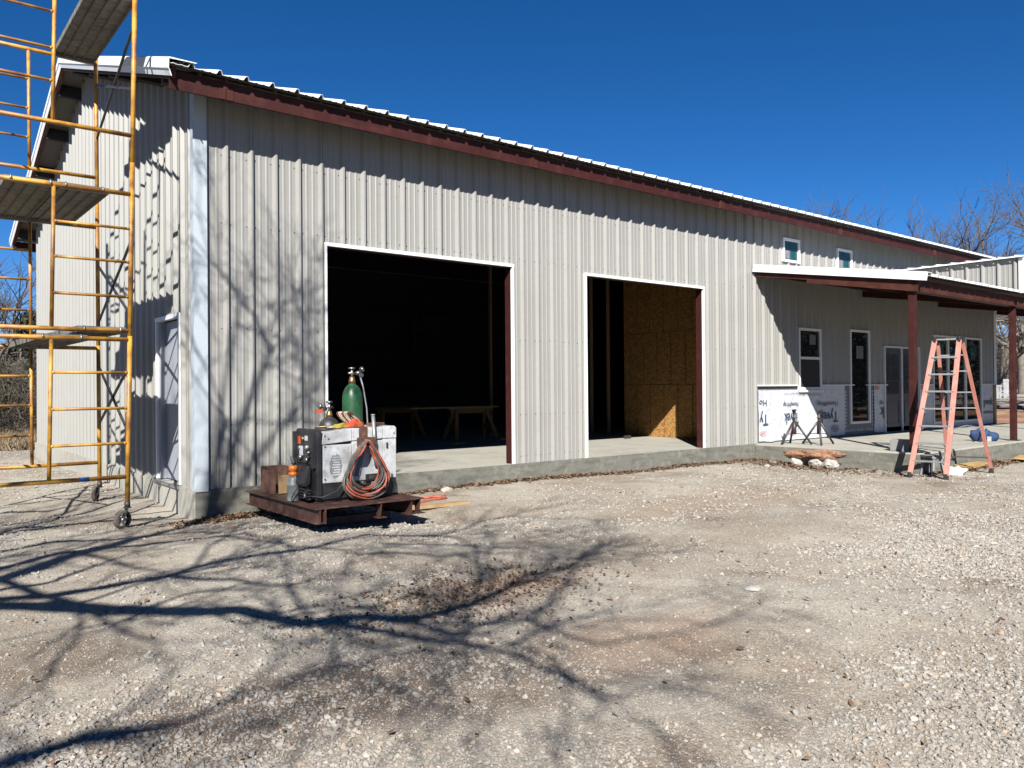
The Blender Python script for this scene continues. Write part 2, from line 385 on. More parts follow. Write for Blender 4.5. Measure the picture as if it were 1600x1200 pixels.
bld = thing('metal_building', 'long beige ribbed metal building under construction with two open bays and a porch', 'building')
L_, W_, OV, SL = 23.1, 11.7, .6, 1/3
ZS = .3
def zroof(y): return 4.975+(min(y, W_-y)+OV)*SL       # underside of the roof sheets
D1 = (1.624, 4.682, 3.314); D2 = (6.263, 9.321, 3.314)
RC = .346
WIN = [(12.0, 12.64, 4.09, 4.6), (14.17, 14.84, 4.09, 4.6), (12.56, 13.46, 1.375, 2.72), (14.70, 15.62, .57, 2.77), (16.33, 18.2, ZS, 2.43), (18.97, 22.1, .43, 2.8)]
OPEN = [(D1[0], D1[1], 0, D1[2]), (D2[0], D2[1], 0, D2[2])]+WIN
def clip_front(mb, a, b, wainz, plx):
    cuts = sorted({a, b}|{v for o in OPEN for v in o[:2] if a < v < b}|{v for v in (11.07,) if a < v < b})
    for u0, u1 in zip(cuts, cuts[1:]):
        mid = (u0+u1)/2; zb = 1.475 if mid > 11.07 else ZS; zt = 5.16
        segs = [(zb, zt)]
        for o in OPEN:
            if o[0] < mid < o[1]:
                ns = []
                for s0, s1 in segs:
                    if o[2] > s0: ns.append((s0, min(s1, o[2])))
                    if o[3] < s1: ns.append((max(s0, o[3]), s1))
                segs = [q for q in ns if q[1]-q[0] > .01]
        for s0, s1 in segs:
            sheet(mb, u0, u1, RC, lambda u: s0, lambda u: s1, plx)
x = RC-.1+0*FT-.15
edges = [0.0]
e = RC+2.5*FT-.45
while e < L_-.2: edges.append(e); e += 3*FT
edges.append(L_)
for i, (a, b) in enumerate(zip(edges, edges[1:])):
    mb = MB(); off = .0 if i % 2 else .0012
    clip_front(mb, a, b-.004, None, lambda u, h, z, off=off: (u, -h-off, z))
    mb.build('wall_panel', M['panel'], bld)
# gable sheets (x = 0), ribs stand out to -x
e = .18+1.5*FT-.25; ge = [0.0]
while e < W_-.2: ge.append(e); e += 3*FT
ge.append(W_)
DG = (.575, 1.62, ZS+.01, 2.36)
for i, (a, b) in enumerate(zip(ge, ge[1:])):
    for side, X0 in ((-1, 0), (1, L_)):
        mb = MB(); cuts = sorted({a, b-.004}|({v for v in DG[:2] if a < v < b} if side < 0 else set())|({W_/2} if a < W_/2 < b else set()))
        for u0, u1 in zip(cuts, cuts[1:]):
            zb = DG[3] if side < 0 and DG[0] <= (u0+u1)/2 <= DG[1] else ZS
            sheet(mb, u0, u1, .18, lambda u: zb, lambda u: zroof(u)-.02, lambda u, h, z: (X0+side*h, u, z))
        mb.build('wall_panel', M['panel2'] if side < 0 else M['panel'], bld)
for i, (a, b) in enumerate(zip(edges, edges[1:])):
    mb = MB(); sheet(mb, a, b, RC, lambda u: ZS, lambda u: 5.15, lambda u, h, z: (u, W_+h, z)); mb.build('wall_panel', M['panel'], bld)
# screws: rows of small washers on the front and gable sheets
mb = MB()
def screw(mb, x, y, z, ax):
    r = .0065
    if ax == 'y': mb.prism([(x+r*math.cos(t*1.0472), z+r*math.sin(t*1.0472)) for t in range(6)], 'y', y, y-.006)
    else: mb.prism([(y+r*math.cos(t*1.0472), z+r*math.sin(t*1.0472)) for t in range(6)], 'x', x, x-.006)
for z in (.42, 1.05, 2.2, 3.45, 4.25):
    n = 0
    while RC+n*FT < L_-.1:
        for dx in (.05, -.06):
            xx = RC+n*FT+dx
            if xx > .1 and not any(o[0]-.05 < xx < o[1]+.05 and o[2]-.06 < z < o[3]+.06 for o in OPEN) and not (xx > 11 and z < 1.5): screw(mb, xx, -.001, z+rnd.uniform(-.012, .012), 'y')
        n += 1
tag(mb.build('screws', M['darksteel'], bld), kind='stuff')
# corner trim
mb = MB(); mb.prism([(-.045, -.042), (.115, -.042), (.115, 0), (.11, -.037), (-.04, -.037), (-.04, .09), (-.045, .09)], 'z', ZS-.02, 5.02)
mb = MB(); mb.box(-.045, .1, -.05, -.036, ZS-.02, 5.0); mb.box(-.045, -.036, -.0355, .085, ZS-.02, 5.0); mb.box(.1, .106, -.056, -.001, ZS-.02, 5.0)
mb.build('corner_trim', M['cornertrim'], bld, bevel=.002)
mb = MB(); mb.box(L_-.13, L_+.045, -.046, -.036, 1.48, 5.0); mb.box(L_+.036, L_+.045, -.0355, .1, 1.48, 5.0); mb.build('corner_trim', M['trim'], bld)
# roof sheets front/back slopes
re = [-.46]
e = RC+1.5*FT-.46
while e < L_+.3: re.append(e); e += 3*FT
re.append(L_+.46)
for i, (a, b) in enumerate(zip(re, re[1:])):
    for s in (0, 1):
        mb = MB(); P = profile(a, b, RC+.05, h=.036); vs = []; fs = []
        ye = -.575; yr = W_/2
        for u, h in P:
            for yy, dz in ((ye, 0), (yr, 0)):
                z = 4.975+(yy+OV)*SL+.012+h
                vs.append((u, yy if s == 0 else W_-yy, z))
        k = len(P)
        for j in range(k-1): fs.append((2*j, 2*j+2, 2*j+3, 2*j+1))
        # underside sheet a little below so that the sheet has thickness
        o = len(vs)
        vs += [(v[0], v[1], v[2]-.006) for v in vs]
        for j in range(k-1): fs.append((o+2*j+1, o+2*j+3, o+2*j+2, o+2*j)); fs.append((2*j, 2*j+2, o+2*j+2, o+2*j))
        mb.add(vs, fs); mb.build('roof_panel', M['rooftop'], bld)
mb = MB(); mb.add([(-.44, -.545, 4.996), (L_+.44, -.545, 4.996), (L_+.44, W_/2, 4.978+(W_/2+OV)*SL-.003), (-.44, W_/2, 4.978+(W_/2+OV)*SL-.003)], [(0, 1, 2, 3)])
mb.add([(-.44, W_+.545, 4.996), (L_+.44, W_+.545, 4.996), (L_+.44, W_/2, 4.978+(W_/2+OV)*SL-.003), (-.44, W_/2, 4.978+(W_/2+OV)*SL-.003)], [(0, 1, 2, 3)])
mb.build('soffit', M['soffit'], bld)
mb = MB(); mb.prism([(W_/2-.2, zroof(W_/2)-.02), (W_/2, zroof(W_/2)+.09), (W_/2+.2, zroof(W_/2)-.02)], 'x', -.47, L_+.47); mb.build('ridge_cap', M['trim'], bld)
# fascia in lengths with splice plates
fe = [-.42, .15, 4.72, 9.3, 13.5, 18.1, L_+.42]
for s in (0, 1):
    for a, b in zip(fe, fe[1:]):
        mb = MB(); y0, y1 = (-.455, -.425) if s == 0 else (W_+.425, W_+.455)
        mb.box(a+.003, b-.003, y0, y1, 4.768, 4.965); mb.box(a+.003, b-.003, y1-.031 if s == 0 else y0, y1 if s == 0 else y0+.05, 4.761, 4.767)
        mb.build('fascia', M['brown'], bld)
for xx in fe[1:-1]:
    for d in (-.035, .055):
        mb = MB(); mb.box(xx+d, xx+d+.075, -.4625, -.4555, 4.765, 4.91); mb.build('splice_plate', M['brownbeam'], bld)
# outrigger beams holding the eave and purlins sticking out at the gable
for xx in fe[1:-1]:
    MB().bar((xx, -.42, 4.89), (xx, .05, 5.05), .08, .14).build('outrigger', M['brown'], bld)
for i in range(10):
    y = .0+i*(W_/9); z = zroof(y)-.1
    if i in (0, 9): z -= .02
    mb = MB(); mb.box(-.37, .0, y-.05, y+.05, z-.1, z+.085); mb.build('purlin', M['shadeblack'], bld)  # near-black in place of brown steel, painting in the shaded gaps
    mb = MB(); mb.box(L_, L_+.37, y-.05, y+.05, z-.1, z+.085); mb.build('purlin', M['shadeblack'], bld)
# rake trims
def rake(X0, s):
    for half in (0, 1):
        prof = [(-.28, .052), (.0, .052), (.02, .04), (.024, -.075), (.012, -.082), (-.012, -.15), (-.02, -.15), (.004, -.078), (.012, -.07), (.008, .035), (-.28, .044)]
        vs = []; n = len(prof)
        for yy in (-OV+.005, W_/2):
            for u, v in prof:
                z = 4.975+(yy+OV)*SL+.02+v
                vs.append((X0+s*u, yy if half == 0 else W_-yy, z))
        fs = [(i, (i+1) % n, n+(i+1) % n, n+i) for i in range(n)]+[tuple(range(n)), tuple(range(2*n-1, n-1, -1))]
        MB().add(vs, fs).build('rake_trim', M['cornertrim'] if False else M['trim'], bld)
        mb = MB(); mb.bar((X0-s*.06, (-OV+.1) if half == 0 else W_+OV-.1, 4.99-.07), (X0-s*.06, W_/2, zroof(W_/2)-.1), .05, .13); mb.build('rake_beam', M['brownbeam'], bld)
rake(-.45, -1); rake(L_+.45, 1)

# slab
mb = MB(); mb.box(-.035, L_+.03, .0, W_+.03, -.4, ZS); mb.build('floor_slab', M['concrete'], bld)
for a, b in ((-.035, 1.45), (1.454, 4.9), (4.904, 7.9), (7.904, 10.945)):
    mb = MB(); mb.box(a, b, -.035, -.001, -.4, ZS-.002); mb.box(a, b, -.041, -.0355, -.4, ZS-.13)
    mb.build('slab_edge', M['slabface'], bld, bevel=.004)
mb = MB(); mb.box(-.05, -.0355, -.02, W_, -.4, ZS-.004); mb.build('slab_edge', M['concrete'], bld)  # paler concrete than the front edge, painting this face as sunlit
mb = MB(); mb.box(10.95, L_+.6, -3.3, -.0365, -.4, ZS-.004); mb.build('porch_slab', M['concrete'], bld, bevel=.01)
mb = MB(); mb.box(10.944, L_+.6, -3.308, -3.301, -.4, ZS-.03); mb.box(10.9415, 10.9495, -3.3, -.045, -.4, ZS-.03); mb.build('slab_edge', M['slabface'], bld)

# big door openings: white trims, brown jambs
for D in (D1, D2):
    x0, x1, z1 = D
    for nm, bx in (('jamb_trim', (x0-.03, x0, -.045, -.001, ZS, z1)), ('jamb_trim', (x1, x1+.035, -.045, -.001, ZS, z1)), ('head_trim', (x0-.03, x1+.035, -.05, -.002, z1, z1+.045))):
        MB().box(*bx).build(nm, M['trim'], bld)
    MB().box(x0-.16, x0-.001, .001, .14, ZS, z1+.2).build('jamb', M['brown'], bld)
    MB().box(x1+.001, x1+.16, .001, .14, ZS, z1+.2).build('jamb', M['brown'], bld)
    MB().box(x0-.002, x1+.002, .001, .14, z1+.001, z1+.2).build('header', M['brown'], bld)
# interior, with an added near-black lining that keeps the bays looking unlit
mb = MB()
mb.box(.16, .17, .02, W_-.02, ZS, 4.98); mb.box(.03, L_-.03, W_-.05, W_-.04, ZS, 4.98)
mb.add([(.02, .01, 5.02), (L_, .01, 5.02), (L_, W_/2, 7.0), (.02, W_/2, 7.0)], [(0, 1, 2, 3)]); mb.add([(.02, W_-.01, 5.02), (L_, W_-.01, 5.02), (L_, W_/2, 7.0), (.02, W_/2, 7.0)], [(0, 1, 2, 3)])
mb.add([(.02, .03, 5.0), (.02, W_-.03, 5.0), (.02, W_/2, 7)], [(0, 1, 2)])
mb.build('interior_shade_lining', M['shadeblack'], bld)
mb = MB(); mb.box(11.46, L_-.05, .02, .03, ZS, 5.0); mb.build('interior_shade_lining', M['shadeblack'], bld)
for z in (1.4, 2.6, 3.8):
    MB().box(.04, 11.3, W_-.2, W_-.06, z, z+.15).build('girt', M['brown'], bld)
    MB().box(.18, .3, .2, W_-.3, z, z+.15).build('girt', M['brown'], bld)
PX = 11.35
rows = [(ZS, 1.52), (1.523, 2.74), (2.743, 3.96), (3.963, 4.95)]
for r, (z0, z1) in enumerate(rows):
    cuts = [.18+k*.417+(.2 if r % 2 and 0 < k < 9 else 0) for k in range(10)]
    for a, b in zip(cuts, cuts[1:]):
        MB().box(PX, PX+.012, a+.009, b-.009, z0+.004, z1-.004).build('osb_board', M['osb'], bld)
MB().box(PX+.0122, PX+.0128, .18, 3.93, ZS, 4.95).build('backing', M['osbgap'], bld)
for y in (.2, .9, 1.6, 2.3, 3.0, 3.9, 4.5, 5.1, 5.7): MB().box(PX+.013, PX+.1, y, y+.04, ZS, 4.95).build('stud', M['stud'], bld)
for x_ in (9.0, 9.6, 10.2, 10.8, 11.3): MB().box(x_, x_+.04, 6.2, 6.29, ZS, 4.9).build('stud', M['stud'], bld)
mb = MB(); mb.box(11.0, 11.34, 5.9, 6.1, ZS, 4.9); mb.build('stud', M['stud'], bld)

# ---- windows
def window(x0, x1, z0, z1, kind):
    f = .055; mb = MB(); yo, yi = -.05, .03
    mb.box(x0, x1, yo, yi, z1-f, z1); mb.box(x0, x1, yo, yi, z0, z0+f); mb.box(x0, x0+f, yo, yi, z0+f, z1-f); mb.box(x1-f, x1, yo, yi, z0+f, z1-f)
    par = mb.build('window', M['frame'], bld, bevel=.004)
    def pane(a, b, c, d, m='glass', y=-.012):
        MB().box(a, b, y, y+.006, c, d).build('pane', M[m], par)
    a, b, c, d = x0+f, x1-f, z0+f, z1-f
    if kind == 'hung':
        mid = (z0+z1)/2+.02
        MB().box(a, b, -.035, .01, mid-.028, mid+.028).build('sash_rail', M['frame'], par)
        pane(a, b, mid+.03, d); pane(a, b, c, mid-.03)
        MB().box(a+.01, b-.01, -.026, -.024, c+.01, mid-.04).build('insect_screen', M['screen'], par)
        MB().box(a+.42, a+.66, -.0125, -.0122, mid+.3, d-.08).build('sticker', M['inkgrey'], par)
        MB().box(x0-.02, x1+.02, yo-.03, yo+.005, z0-.045, z0-.002).build('sill', M['frame'], par)
    elif kind == 'fixed':
        MB().box(a, a+.02, -.03, -.0, c, d).build('stop', M['frame'], par); pane(a+.02, b, c, d)
        MB().box(a+.28, a+.6, -.0125, -.0122, d-.62, d-.32).build('sticker', M['inkgrey'], par)
        MB().box(x0-.22, x0-.001, -.008, -.001, z0-.15, 1.46).build('flashing', M['greytape'], par); MB().box(x1+.001, x1+.2, -.008, -.001, z0-.15, 1.46).build('flashing', M['greytape'], par)
        MB().box(x0-.22, x1+.2, -.009, -.002, z0-.2, z0-.001).build('flashing', M['greytape'], par)
    elif kind == 'small':
        pane(a, b, c, d, 'glassgreen')
        MB().box((a+b)/2-.008, (a+b)/2+.008, -.02, -.012, c, d).build('muntin', M['ink'], par); MB().box(a, b, -.019, -.013, (c+d)/2+.02, (c+d)/2+.036).build('muntin', M['ink'], par)
        MB().box(a+.05, (a+b)/2-.03, -.0128, -.0122, c+.03, c+.2).build('sticker', M['greycan'], par)
    elif kind == 'triple':
        for m0 in (19.89, 21.0): MB().box(m0-.05, m0+.05, yo+.003, yi, c, d).build('mullion', M['frame'], par)
        for p0, p1 in ((a, 19.84), (19.94, 20.95), (21.05, b)):
            pane(p0, p1, c, d)
        MB().box(a+.25, a+.65, -.0125, -.0122, d-.5, d-.2).build('sticker', M['glassgreen'], par); MB().box(21.4, 21.8, -.0125, -.0122, d-.5, d-.2).build('sticker', M['glassgreen'], par)
    return par
window(*WIN[0], 'small'); window(*WIN[1], 'small'); window(*WIN[2], 'hung'); window(*WIN[3], 'fixed'); window(*WIN[5], 'triple')
# porch double door
x0, x1, z0, z1 = WIN[4]; xm = (x0+x1)/2
mb = MB(); mb.box(x0, x0+.04, -.05, .03, z0, z1); mb.box(x1-.04, x1, -.05, .03, z0, z1); mb.box(x0+.04, x1-.04, -.05, .03, z1-.04, z1); mb.build('door_frame', M['frame'], bld)
for a, b in ((x0+.045, xm-.025), (xm+.025, x1-.045)):
    d = MB().box(a, b, .0, .04, z0+.02, z1-.045).build('door_leaf', M['doorgrey'], bld, bevel=.003)
    c_ = (a+b)/2
    for q in ((a+.13, c_-.02), (c_+.02, b-.13)):
        MB().box(q[0], q[1], -.009, -.001, z0+.95, z1-.2).build('door_glass', M['glasslite'], d)
    for k in (.33, .66):
        z = z0+.95+(z1-.2-z0-.95)*k; MB().box(a+.13, b-.13, -.014, -.0095, z-.008, z+.008).build('muntin', M['doorgrey'], d)
    mb = MB(); mb.box(a+.12, b-.12, -.012, -.001, z0+.2, z0+.22); mb.box(a+.12, b-.12, -.012, -.001, z0+.74, z0+.76); mb.box(a+.12, a+.14, -.012, -.001, z0+.22, z0+.74); mb.box(b-.14, b-.12, -.012, -.001, z0+.22, z0+.74)
    mb.build('door_moulding', M['doorgrey'], d)
MB().box(xm-.02, xm+.02, -.03, .02, z0, z1-.045).build('astragal', M['frame'], bld)
# gable door: recessed steel door with its frame
y0, y1, z0, z1 = DG
MB().box(-.04, .03, y0, y0+.05, z0, z1).build('door_frame', M['trim'], bld); MB().box(-.04, .03, y1-.05, y1, z0, z1).build('door_frame', M['trim'], bld); MB().box(-.045, .03, y0, y1, z1+.0005, z1+.055).build('door_frame', M['trim'], bld)
MB().box(-.005, .13, y1-.13, y1-.0505, z0, z1).build('door_frame', M['doorpale'], bld); MB().box(-.005, .13, y0+.0505, y0+.08, z0, z1).build('door_frame', M['doorpale'], bld)
d = MB().box(.06, .1, y0+.082, y1-.132, z0+.01, z1-.01).build('steel_door', M['doorpale'], bld)
MB().lathe([(.02, 0), (.03, .02), (.03, .05), (.01, .07)], n=12, M4=Matrix.Rotation(-math.pi/2, 4, 'Y'), c=(.06, y0+.17, 1.25)).build('door_handle', M['chrome'], d)
MB().box(-.07, .055, y0-.02, y1+.02, z0-.05, z0-.012).build('threshold', M['galv'], bld)

# ---- house wrap band under the porch and its print
WZ = 1.475
for a, b in ((11.09, 12.54), (12.545, 14.47), (15.83, 16.32), (18.21, 18.965), (22.11, 22.9)):
    P = MB(); n = 40; k = 24; vs = []; fs = []
    top = 1.38 if a < 12 else 1.46
    for i in range(n+1):
        for j in range(k+1):
            u = a+(b-a)*i/n; v = ZS+.01+(top-ZS-.01)*j/k
            if j == 0: v += .03*float(vn(u, 0, 3, 8))
            y = -.012-.010*float(vn(u, v*.7, 9, 9))-.012*float(vn(u+v, v-u, 5, 10))
            vs.append((u, y, v))
    for i in range(n):
        for j in range(k): fs.append((i*(k+1)+j, (i+1)*(k+1)+j, (i+1)*(k+1)+j+1, i*(k+1)+j+1))
    P.add(vs, fs, True); P.build('house_wrap', M['wrap'], bld)
for a, b in ((18.965, 22.105), (12.545, 13.46)): MB().box(a, b, -.01, -.001, ZS+.01, .43 if a > 14 else 1.375).build('house_wrap', M['wrap'], bld)
MB().box(11.09, 23.05, .0, .02, ZS, .43).build('sheathing', M['greytape'], bld)
for a, b in ((11.07, 14.69), (15.63, 16.32), (18.21, 18.96), (22.11, 23.05)): MB().box(a, b, .003, .02, .431, WZ).build('sheathing', M['greytape'], bld)
for a, b in ((11.06, 12.5), (13.48, 14.85), (15.45, 16.45), (18.21, 18.97), (22.1, 23.1)): MB().box(a, b, -.06, -.0005, WZ-.012, WZ+.014).build('ledge_trim', M['trim'], bld)
MB().box(22.91, 23.07, -.06, -.001, ZS, WZ-.02).build('corner_board', M['wood'], bld)
def text(body, xa, xb, z0, z1, m, par, flip=True, y=-.0405):
    cu = bpy.data.curves.new('t', 'FONT'); cu.body = body; cu.extrude = .0004; cu.offset = .014; cu.resolution_u = 3
    to = bpy.data.objects.new('t', cu); C.objects.link(to); bpy.context.view_layer.update()
    me = bpy.data.meshes.new_from_object(to); bpy.data.objects.remove(to)
    n = len(me.vertices); co_ = np.empty(n*3); me.vertices.foreach_get('co', co_); co_ = co_.reshape(-1, 3)
    lo = co_.min(0); hi = co_.max(0); u = (co_[:, 0]-lo[0])/(hi[0]-lo[0]); v = (co_[:, 1]-lo[1])/(hi[1]-lo[1])
    if flip: X = xb-(xb-xa)*u; Z = z1-(z1-z0)*v
    else: X = xa+(xb-xa)*u; Z = z0+(z1-z0)*v
    out = np.stack([X, y-co_[:, 2], Z], -1); me.vertices.foreach_set('co', out.ravel()); me.materials.clear(); me.materials.append(m); me.update()
    o = bpy.data.objects.new('printed_text', me); C.objects.link(o); o.parent = par; return o
wraps = [o for o in bpy.data.objects if o.name.startswith('house_wrap')]
WR = lambda x: min(wraps, key=lambda o: abs((o.data.vertices[0].co.x+o.data.vertices[-1].co.x)/2-x))
text('Ty', 11.1, 11.40, .66, .96, M['ink'], WR(11.8)); text('Ho', 11.1, 11.36, 1.06, 1.18, M['inkgrey'], WR(11.8))
text('Tyvek', 11.99, 12.53, .66, .97, M['ink'], WR(11.8)); text('HomeWrap', 11.96, 12.52, 1.02, 1.15, M['inkgrey'], WR(11.8))
text('Tyvek', 13.33, 14.14, .64, .96, M['ink'], WR(13.5)); text('HomeWrap', 13.28, 14.12, 1.0, 1.14, M['inkgrey'], WR(13.5))
text('k', 16.09, 16.28, .66, .93, M['ink'], WR(16.1)); text('ap', 16.07, 16.27, 1.0, 1.1, M['inkgrey'], WR(16.1))
text('k', 18.3, 18.45, .66, .93, M['ink'], WR(18.6)); text('p', 18.3, 18.4, 1.0, 1.14, M['inkgrey'], WR(18.6))
text('yvek', 22.2, 22.88, .8, 1.08, M['ink'], WR(22.5), False); text('undation', 22.2, 22.88, .62, .72, M['inkgrey'], WR(22.5), False)
for cx_, par in ((11.22, 11.8), (12.3, 11.8), (14.0, 13.5)):
    m = M['inkred'] if cx_ < 13 else M['inkgrey']; mb = MB()
    for k in range(3):
        rr = (.17-.05*k)*(1 if cx_ > 12 else .7); mb.tube([(cx_+rr*math.cos(t*.3927), -.041, .5+rr*.45*math.sin(t*.3927)) for t in range(16)], .0035, 4, closed=True)
    for k in range(7): mb.box(cx_-.09+k*.026, cx_-.082+k*.026, -.042, -.0405, .48, .52)
    mb.build('printed_mark', m, WR(par))
def marks(xa, xb, z, par, m, step=.055):
    mb = MB(); x_ = xa
    while x_ < xb:
        s = rnd.uniform(.02, .035); mb.add([(x_, -.0405, z), (x_+s, -.0405, z), (x_+s*.5, -.0405, z+s*1.2)], [(0, 1, 2)]); mb.box(x_+s*.2, x_+s*.8, -.0408, -.0402, z-.02, z-.01); x_ += step
    tag(mb.build('printed_mark', m, par), kind='stuff')
marks(12.55, 13.45, 1.27, WR(13.5), M['inkgrey']); marks(12.0, 12.5, 1.3, WR(11.8), M['inkgrey'])
f4 = [o for o in bpy.data.objects if o.name.startswith('flashing')]
MB().box(15.86, 16.05, -.043, -.0405, 1.36, 1.44).build('sticker', M['sticker'], WR(16.1)); MB().box(18.25, 18.5, -.043, -.0405, 1.36, 1.44).build('sticker', M['sticker'], WR(18.6))
mb = MB()
x_ = 14.5
while x_ < 15.8:
    s = rnd.uniform(.02, .04); mb.box(x_, x_+s, -.0105, -.0095, .4, .4+s); mb.box(x_+.005, x_+s*.6, -.0105, -.0095, .45, .47); x_ += .06
z_ = .5
while z_ < 1.35: mb.box(14.51, 14.56, -.0093, -.0083, z_, z_+.04); mb.box(15.75, 15.79, -.0093, -.0083, z_, z_+.04); z_ += .08
tag(mb.build('printed_mark', M['wrap'], bld), kind='stuff')

# ---- porch
PE = -3.35
def zp(y): return 3.90+y*(3.90-3.36)/3.35*1.0
XA, XG = 10.95, 15.2
def porch_sheet(a, b):
    P = profile(a, b, 11.12, h=.034); vs = []; fs = []
    for u, h in P:
        for yy in (PE-.06, -.04): vs.append((u, yy, zp(yy)+h-.03))
    k = len(P)
    for j in range(k-1): fs.append((2*j, 2*j+2, 2*j+3, 2*j+1))
    o = len(vs); vs += [(p[0], p[1], p[2]-.005) for p in vs]
    for j in range(k-1): fs.append((o+2*j+1, o+2*j+3, o+2*j+2, o+2*j)); fs.append((2*j, 2*j+2, o+2*j+2, o+2*j))
    MB().add(vs, fs).build('porch_roof_panel', M['rooftop'], bld)
for a, b in ((10.97, 11.9), (11.905, 12.8), (12.805, 13.7), (13.705, 14.6), (14.605, 15.5), (15.505, 19.2), (19.205, L_+.4)): porch_sheet(a, b)
mb = MB(); vs = [(10.98, PE+.01, zp(PE)-.045), (L_+.4, PE+.01, zp(PE)-.045), (L_+.4, -.05, zp(-.05)-.045), (10.98, -.05, zp(-.05)-.045)]
mb.add(vs, [(0, 1, 2, 3)]); mb.build('porch_soffit', M['brown'], bld)
mb = MB(); mb.bar((XA-.02, -.035, zp(0)-.055), (XA-.02, PE-.09, zp(PE-.09)-.055), .03, .135); mb.bar((XA+.07, -.04, zp(0)+.022), (XA+.07, PE-.09, zp(PE-.09)+.022), .2, .012); mb.build('porch_rake_trim', M['trim'], bld, bevel=.003)
mb = MB(); mb.bar((XA+.06, -.04, zp(0)-.16), (XA+.06, PE+.08, zp(PE)-.17), .06, .1); mb.bar((XA+.04, -1.2, zp(-1.2)-.24), (XA+.04, PE+.1, zp(PE)-.26), .05, .08); mb.build('porch_rake_beam', M['brownbeam'], bld)
mb = MB(); mb.box(XA+.03, L_+.4, PE+.12, PE+.2, 3.1, 3.27); mb.box(XA+.03, L_+.4, PE+.115, PE+.28, 3.07, 3.099); mb.build('porch_eave_beam', M['brownbeam'], bld, bevel=.004)
for y in (-.25, -1.0, -1.75, -2.5): MB().box(XA+.1, L_+.4, y-.03, y+.03, zp(y)-.19, zp(y)-.055).build('porch_purlin', M['brown'], bld)
for xx in (15.3, 19.3, 23.2): MB().bar((xx, -.06, 3.62), (xx, PE+.22, 3.14), .08, .14).build('porch_rafter', M['brown'], bld)
for xx in (11.075, 15.52, 19.3, 23.2):
    p_ = MB().box(xx-.054, xx+.054, -3.18, -3.072, ZS-.002, 3.068).build('porch_post', M['brown'], bld, bevel=.006)
    MB().box(xx-.11, xx+.11, -3.235, -3.015, ZS-.003, ZS+.012).build('base_plate', M['darksteel'], p_)
# cross gable standing on the porch roof
GY = -3.42
gz = 4.03
for a, b in ((-.045, -.95), (-.952, -1.86), (-1.862, -2.77), (-2.772, GY)):
    mb = MB(); sheet(mb, b, a, -3.3, lambda u: zp(u)-.02, lambda u: gz, lambda u, h, z: (XG-h, u, z)); mb.build('cross_gable_panel', M['panel'], bld)
MB().box(XG-.045, XG+.05, GY-.05, GY+.045, zp(GY)-.04, gz-.003).build('cross_gable_trim', M['trim'], bld, bevel=.003)
MB().box(XG-.05, XG+.02, GY, -.05, zp(GY)-.03, zp(GY)-.02)
XR = 19.25; RS = .085
for s in (0, 1):
    P = profile(GY-.08, -.05, -3.3, h=.034); vs = []; fs = []
    xe = XG-.1 if s == 0 else 2*XR-XG+.1
    for u, h in P:
        for xx in (xe, XR): vs.append((xx, u, gz+.012+abs(xx-xe)*RS+h))
    for j in range(len(P)-1): fs.append((2*j, 2*j+2, 2*j+3, 2*j+1))
    MB().add(vs, fs).build('cross_gable_roof', M['rooftop'], bld)
mb = MB(); mb.box(XG-.115, XG-.1, GY-.09, -.05, gz+.0, gz+.028); mb.build('drip_edge', M['trim'], bld)
mb = MB(); mb.prism([(XG+.06, zp(GY)), (XG+.06, gz), (XR, gz+.34), (2*XR-XG, gz), (2*XR-XG, zp(GY))], 'y', GY+.02, GY+.06); mb.build('cross_gable_front', M['brown'], bld)
mb = MB(); mb.bar((XG+.06, GY-.02, gz-.07), (XR, GY-.02, gz+.27), .05, .15, up=(0, 0, 1)); mb.build('cross_gable_beam', M['brownbeam'], bld)
mb = MB(); sheet(mb, GY, -.05, -3.3, lambda u: zp(u)-.02, lambda u: gz, lambda u, h, z: (2*XR-XG+h, u, z)); mb.build('cross_gable_panel', M['panel'], bld)

# ------------------------------------------------------------------ scaffold
sc = thing('scaffold_tower', 'yellow rusty scaffold tower of ladder frames on casters beside the gable wall', 'scaffold', (-.78, -.15, 0))
inv = Matrix.Translation((.78, .15, 0))
def put(o, par=sc, off=(.78, .15, 0)):
    for v in o.data.vertices: v.co += Vector(off)
    return o
RT = .0258
def lx(near, z): return -.797+.0182*z if near else -.612-.004*z
def frame(near, z0, zb, zt, z1, rungs, right):
    Y = -.15 if near else 2.12; W = 1.52; iw = .75
    def P(dx, z): return (lx(near, z)-dx, Y, z)
    mb = MB(); mb.tube([P(0, z0), P(0, z1)], RT, 10); mb.tube([P(W, z0), P(W, z1)], RT, 10)
    mb.tube([P(.02, zb), P(W-.02, zb)], .024, 10); mb.tube([P(.02, zt), P(W-.02, zt)], .025, 10)
    f = put(mb.build('frame', M['yellow'], sc))
    dx = iw if right else W-iw
    put(MB().tube([P(dx, zb+.01), P(dx, zt-.01)], .02, 8).build('inner_post', M['yellow'], f))
    a, b = (.02, dx-.01) if right else (dx+.01, W-.02)
    for z in rungs:
        mb = MB(); mb.tube([P(a, z), P(b, z)], .0155, 8); mb.tube([P(a, z), P(a+.04, z)], [.02, .013], 8); mb.tube([P(b-.04, z), P(b, z)], [.013, .02], 8)
        put(mb.build('rung', M['yellow'], f))
    for z in (zb+.5, zt-.3):
        put(MB().tube([P(0, z), (lx(near, z)+.0, Y+(.05 if near else -.05), z)], .006, 6).build('brace_pin', M['darksteel'], f))
    return f
frame(True, .2, .53, 2.02, 2.06, (.895, 1.275, 1.66), True); frame(True, 2.065, 2.115, 3.61, 3.96, (2.485, 2.865, 3.23), True)
frame(True, 3.965, 4.255, 5.78, 5.95, (4.68, 5.02, 5.4), False)
frame(False, .2, .52, 2.03, 2.06, (.91, 1.29, 1.66), False); frame(False, 2.065, 2.15, 3.63, 3.96, (2.49, 2.88, 3.25), False)
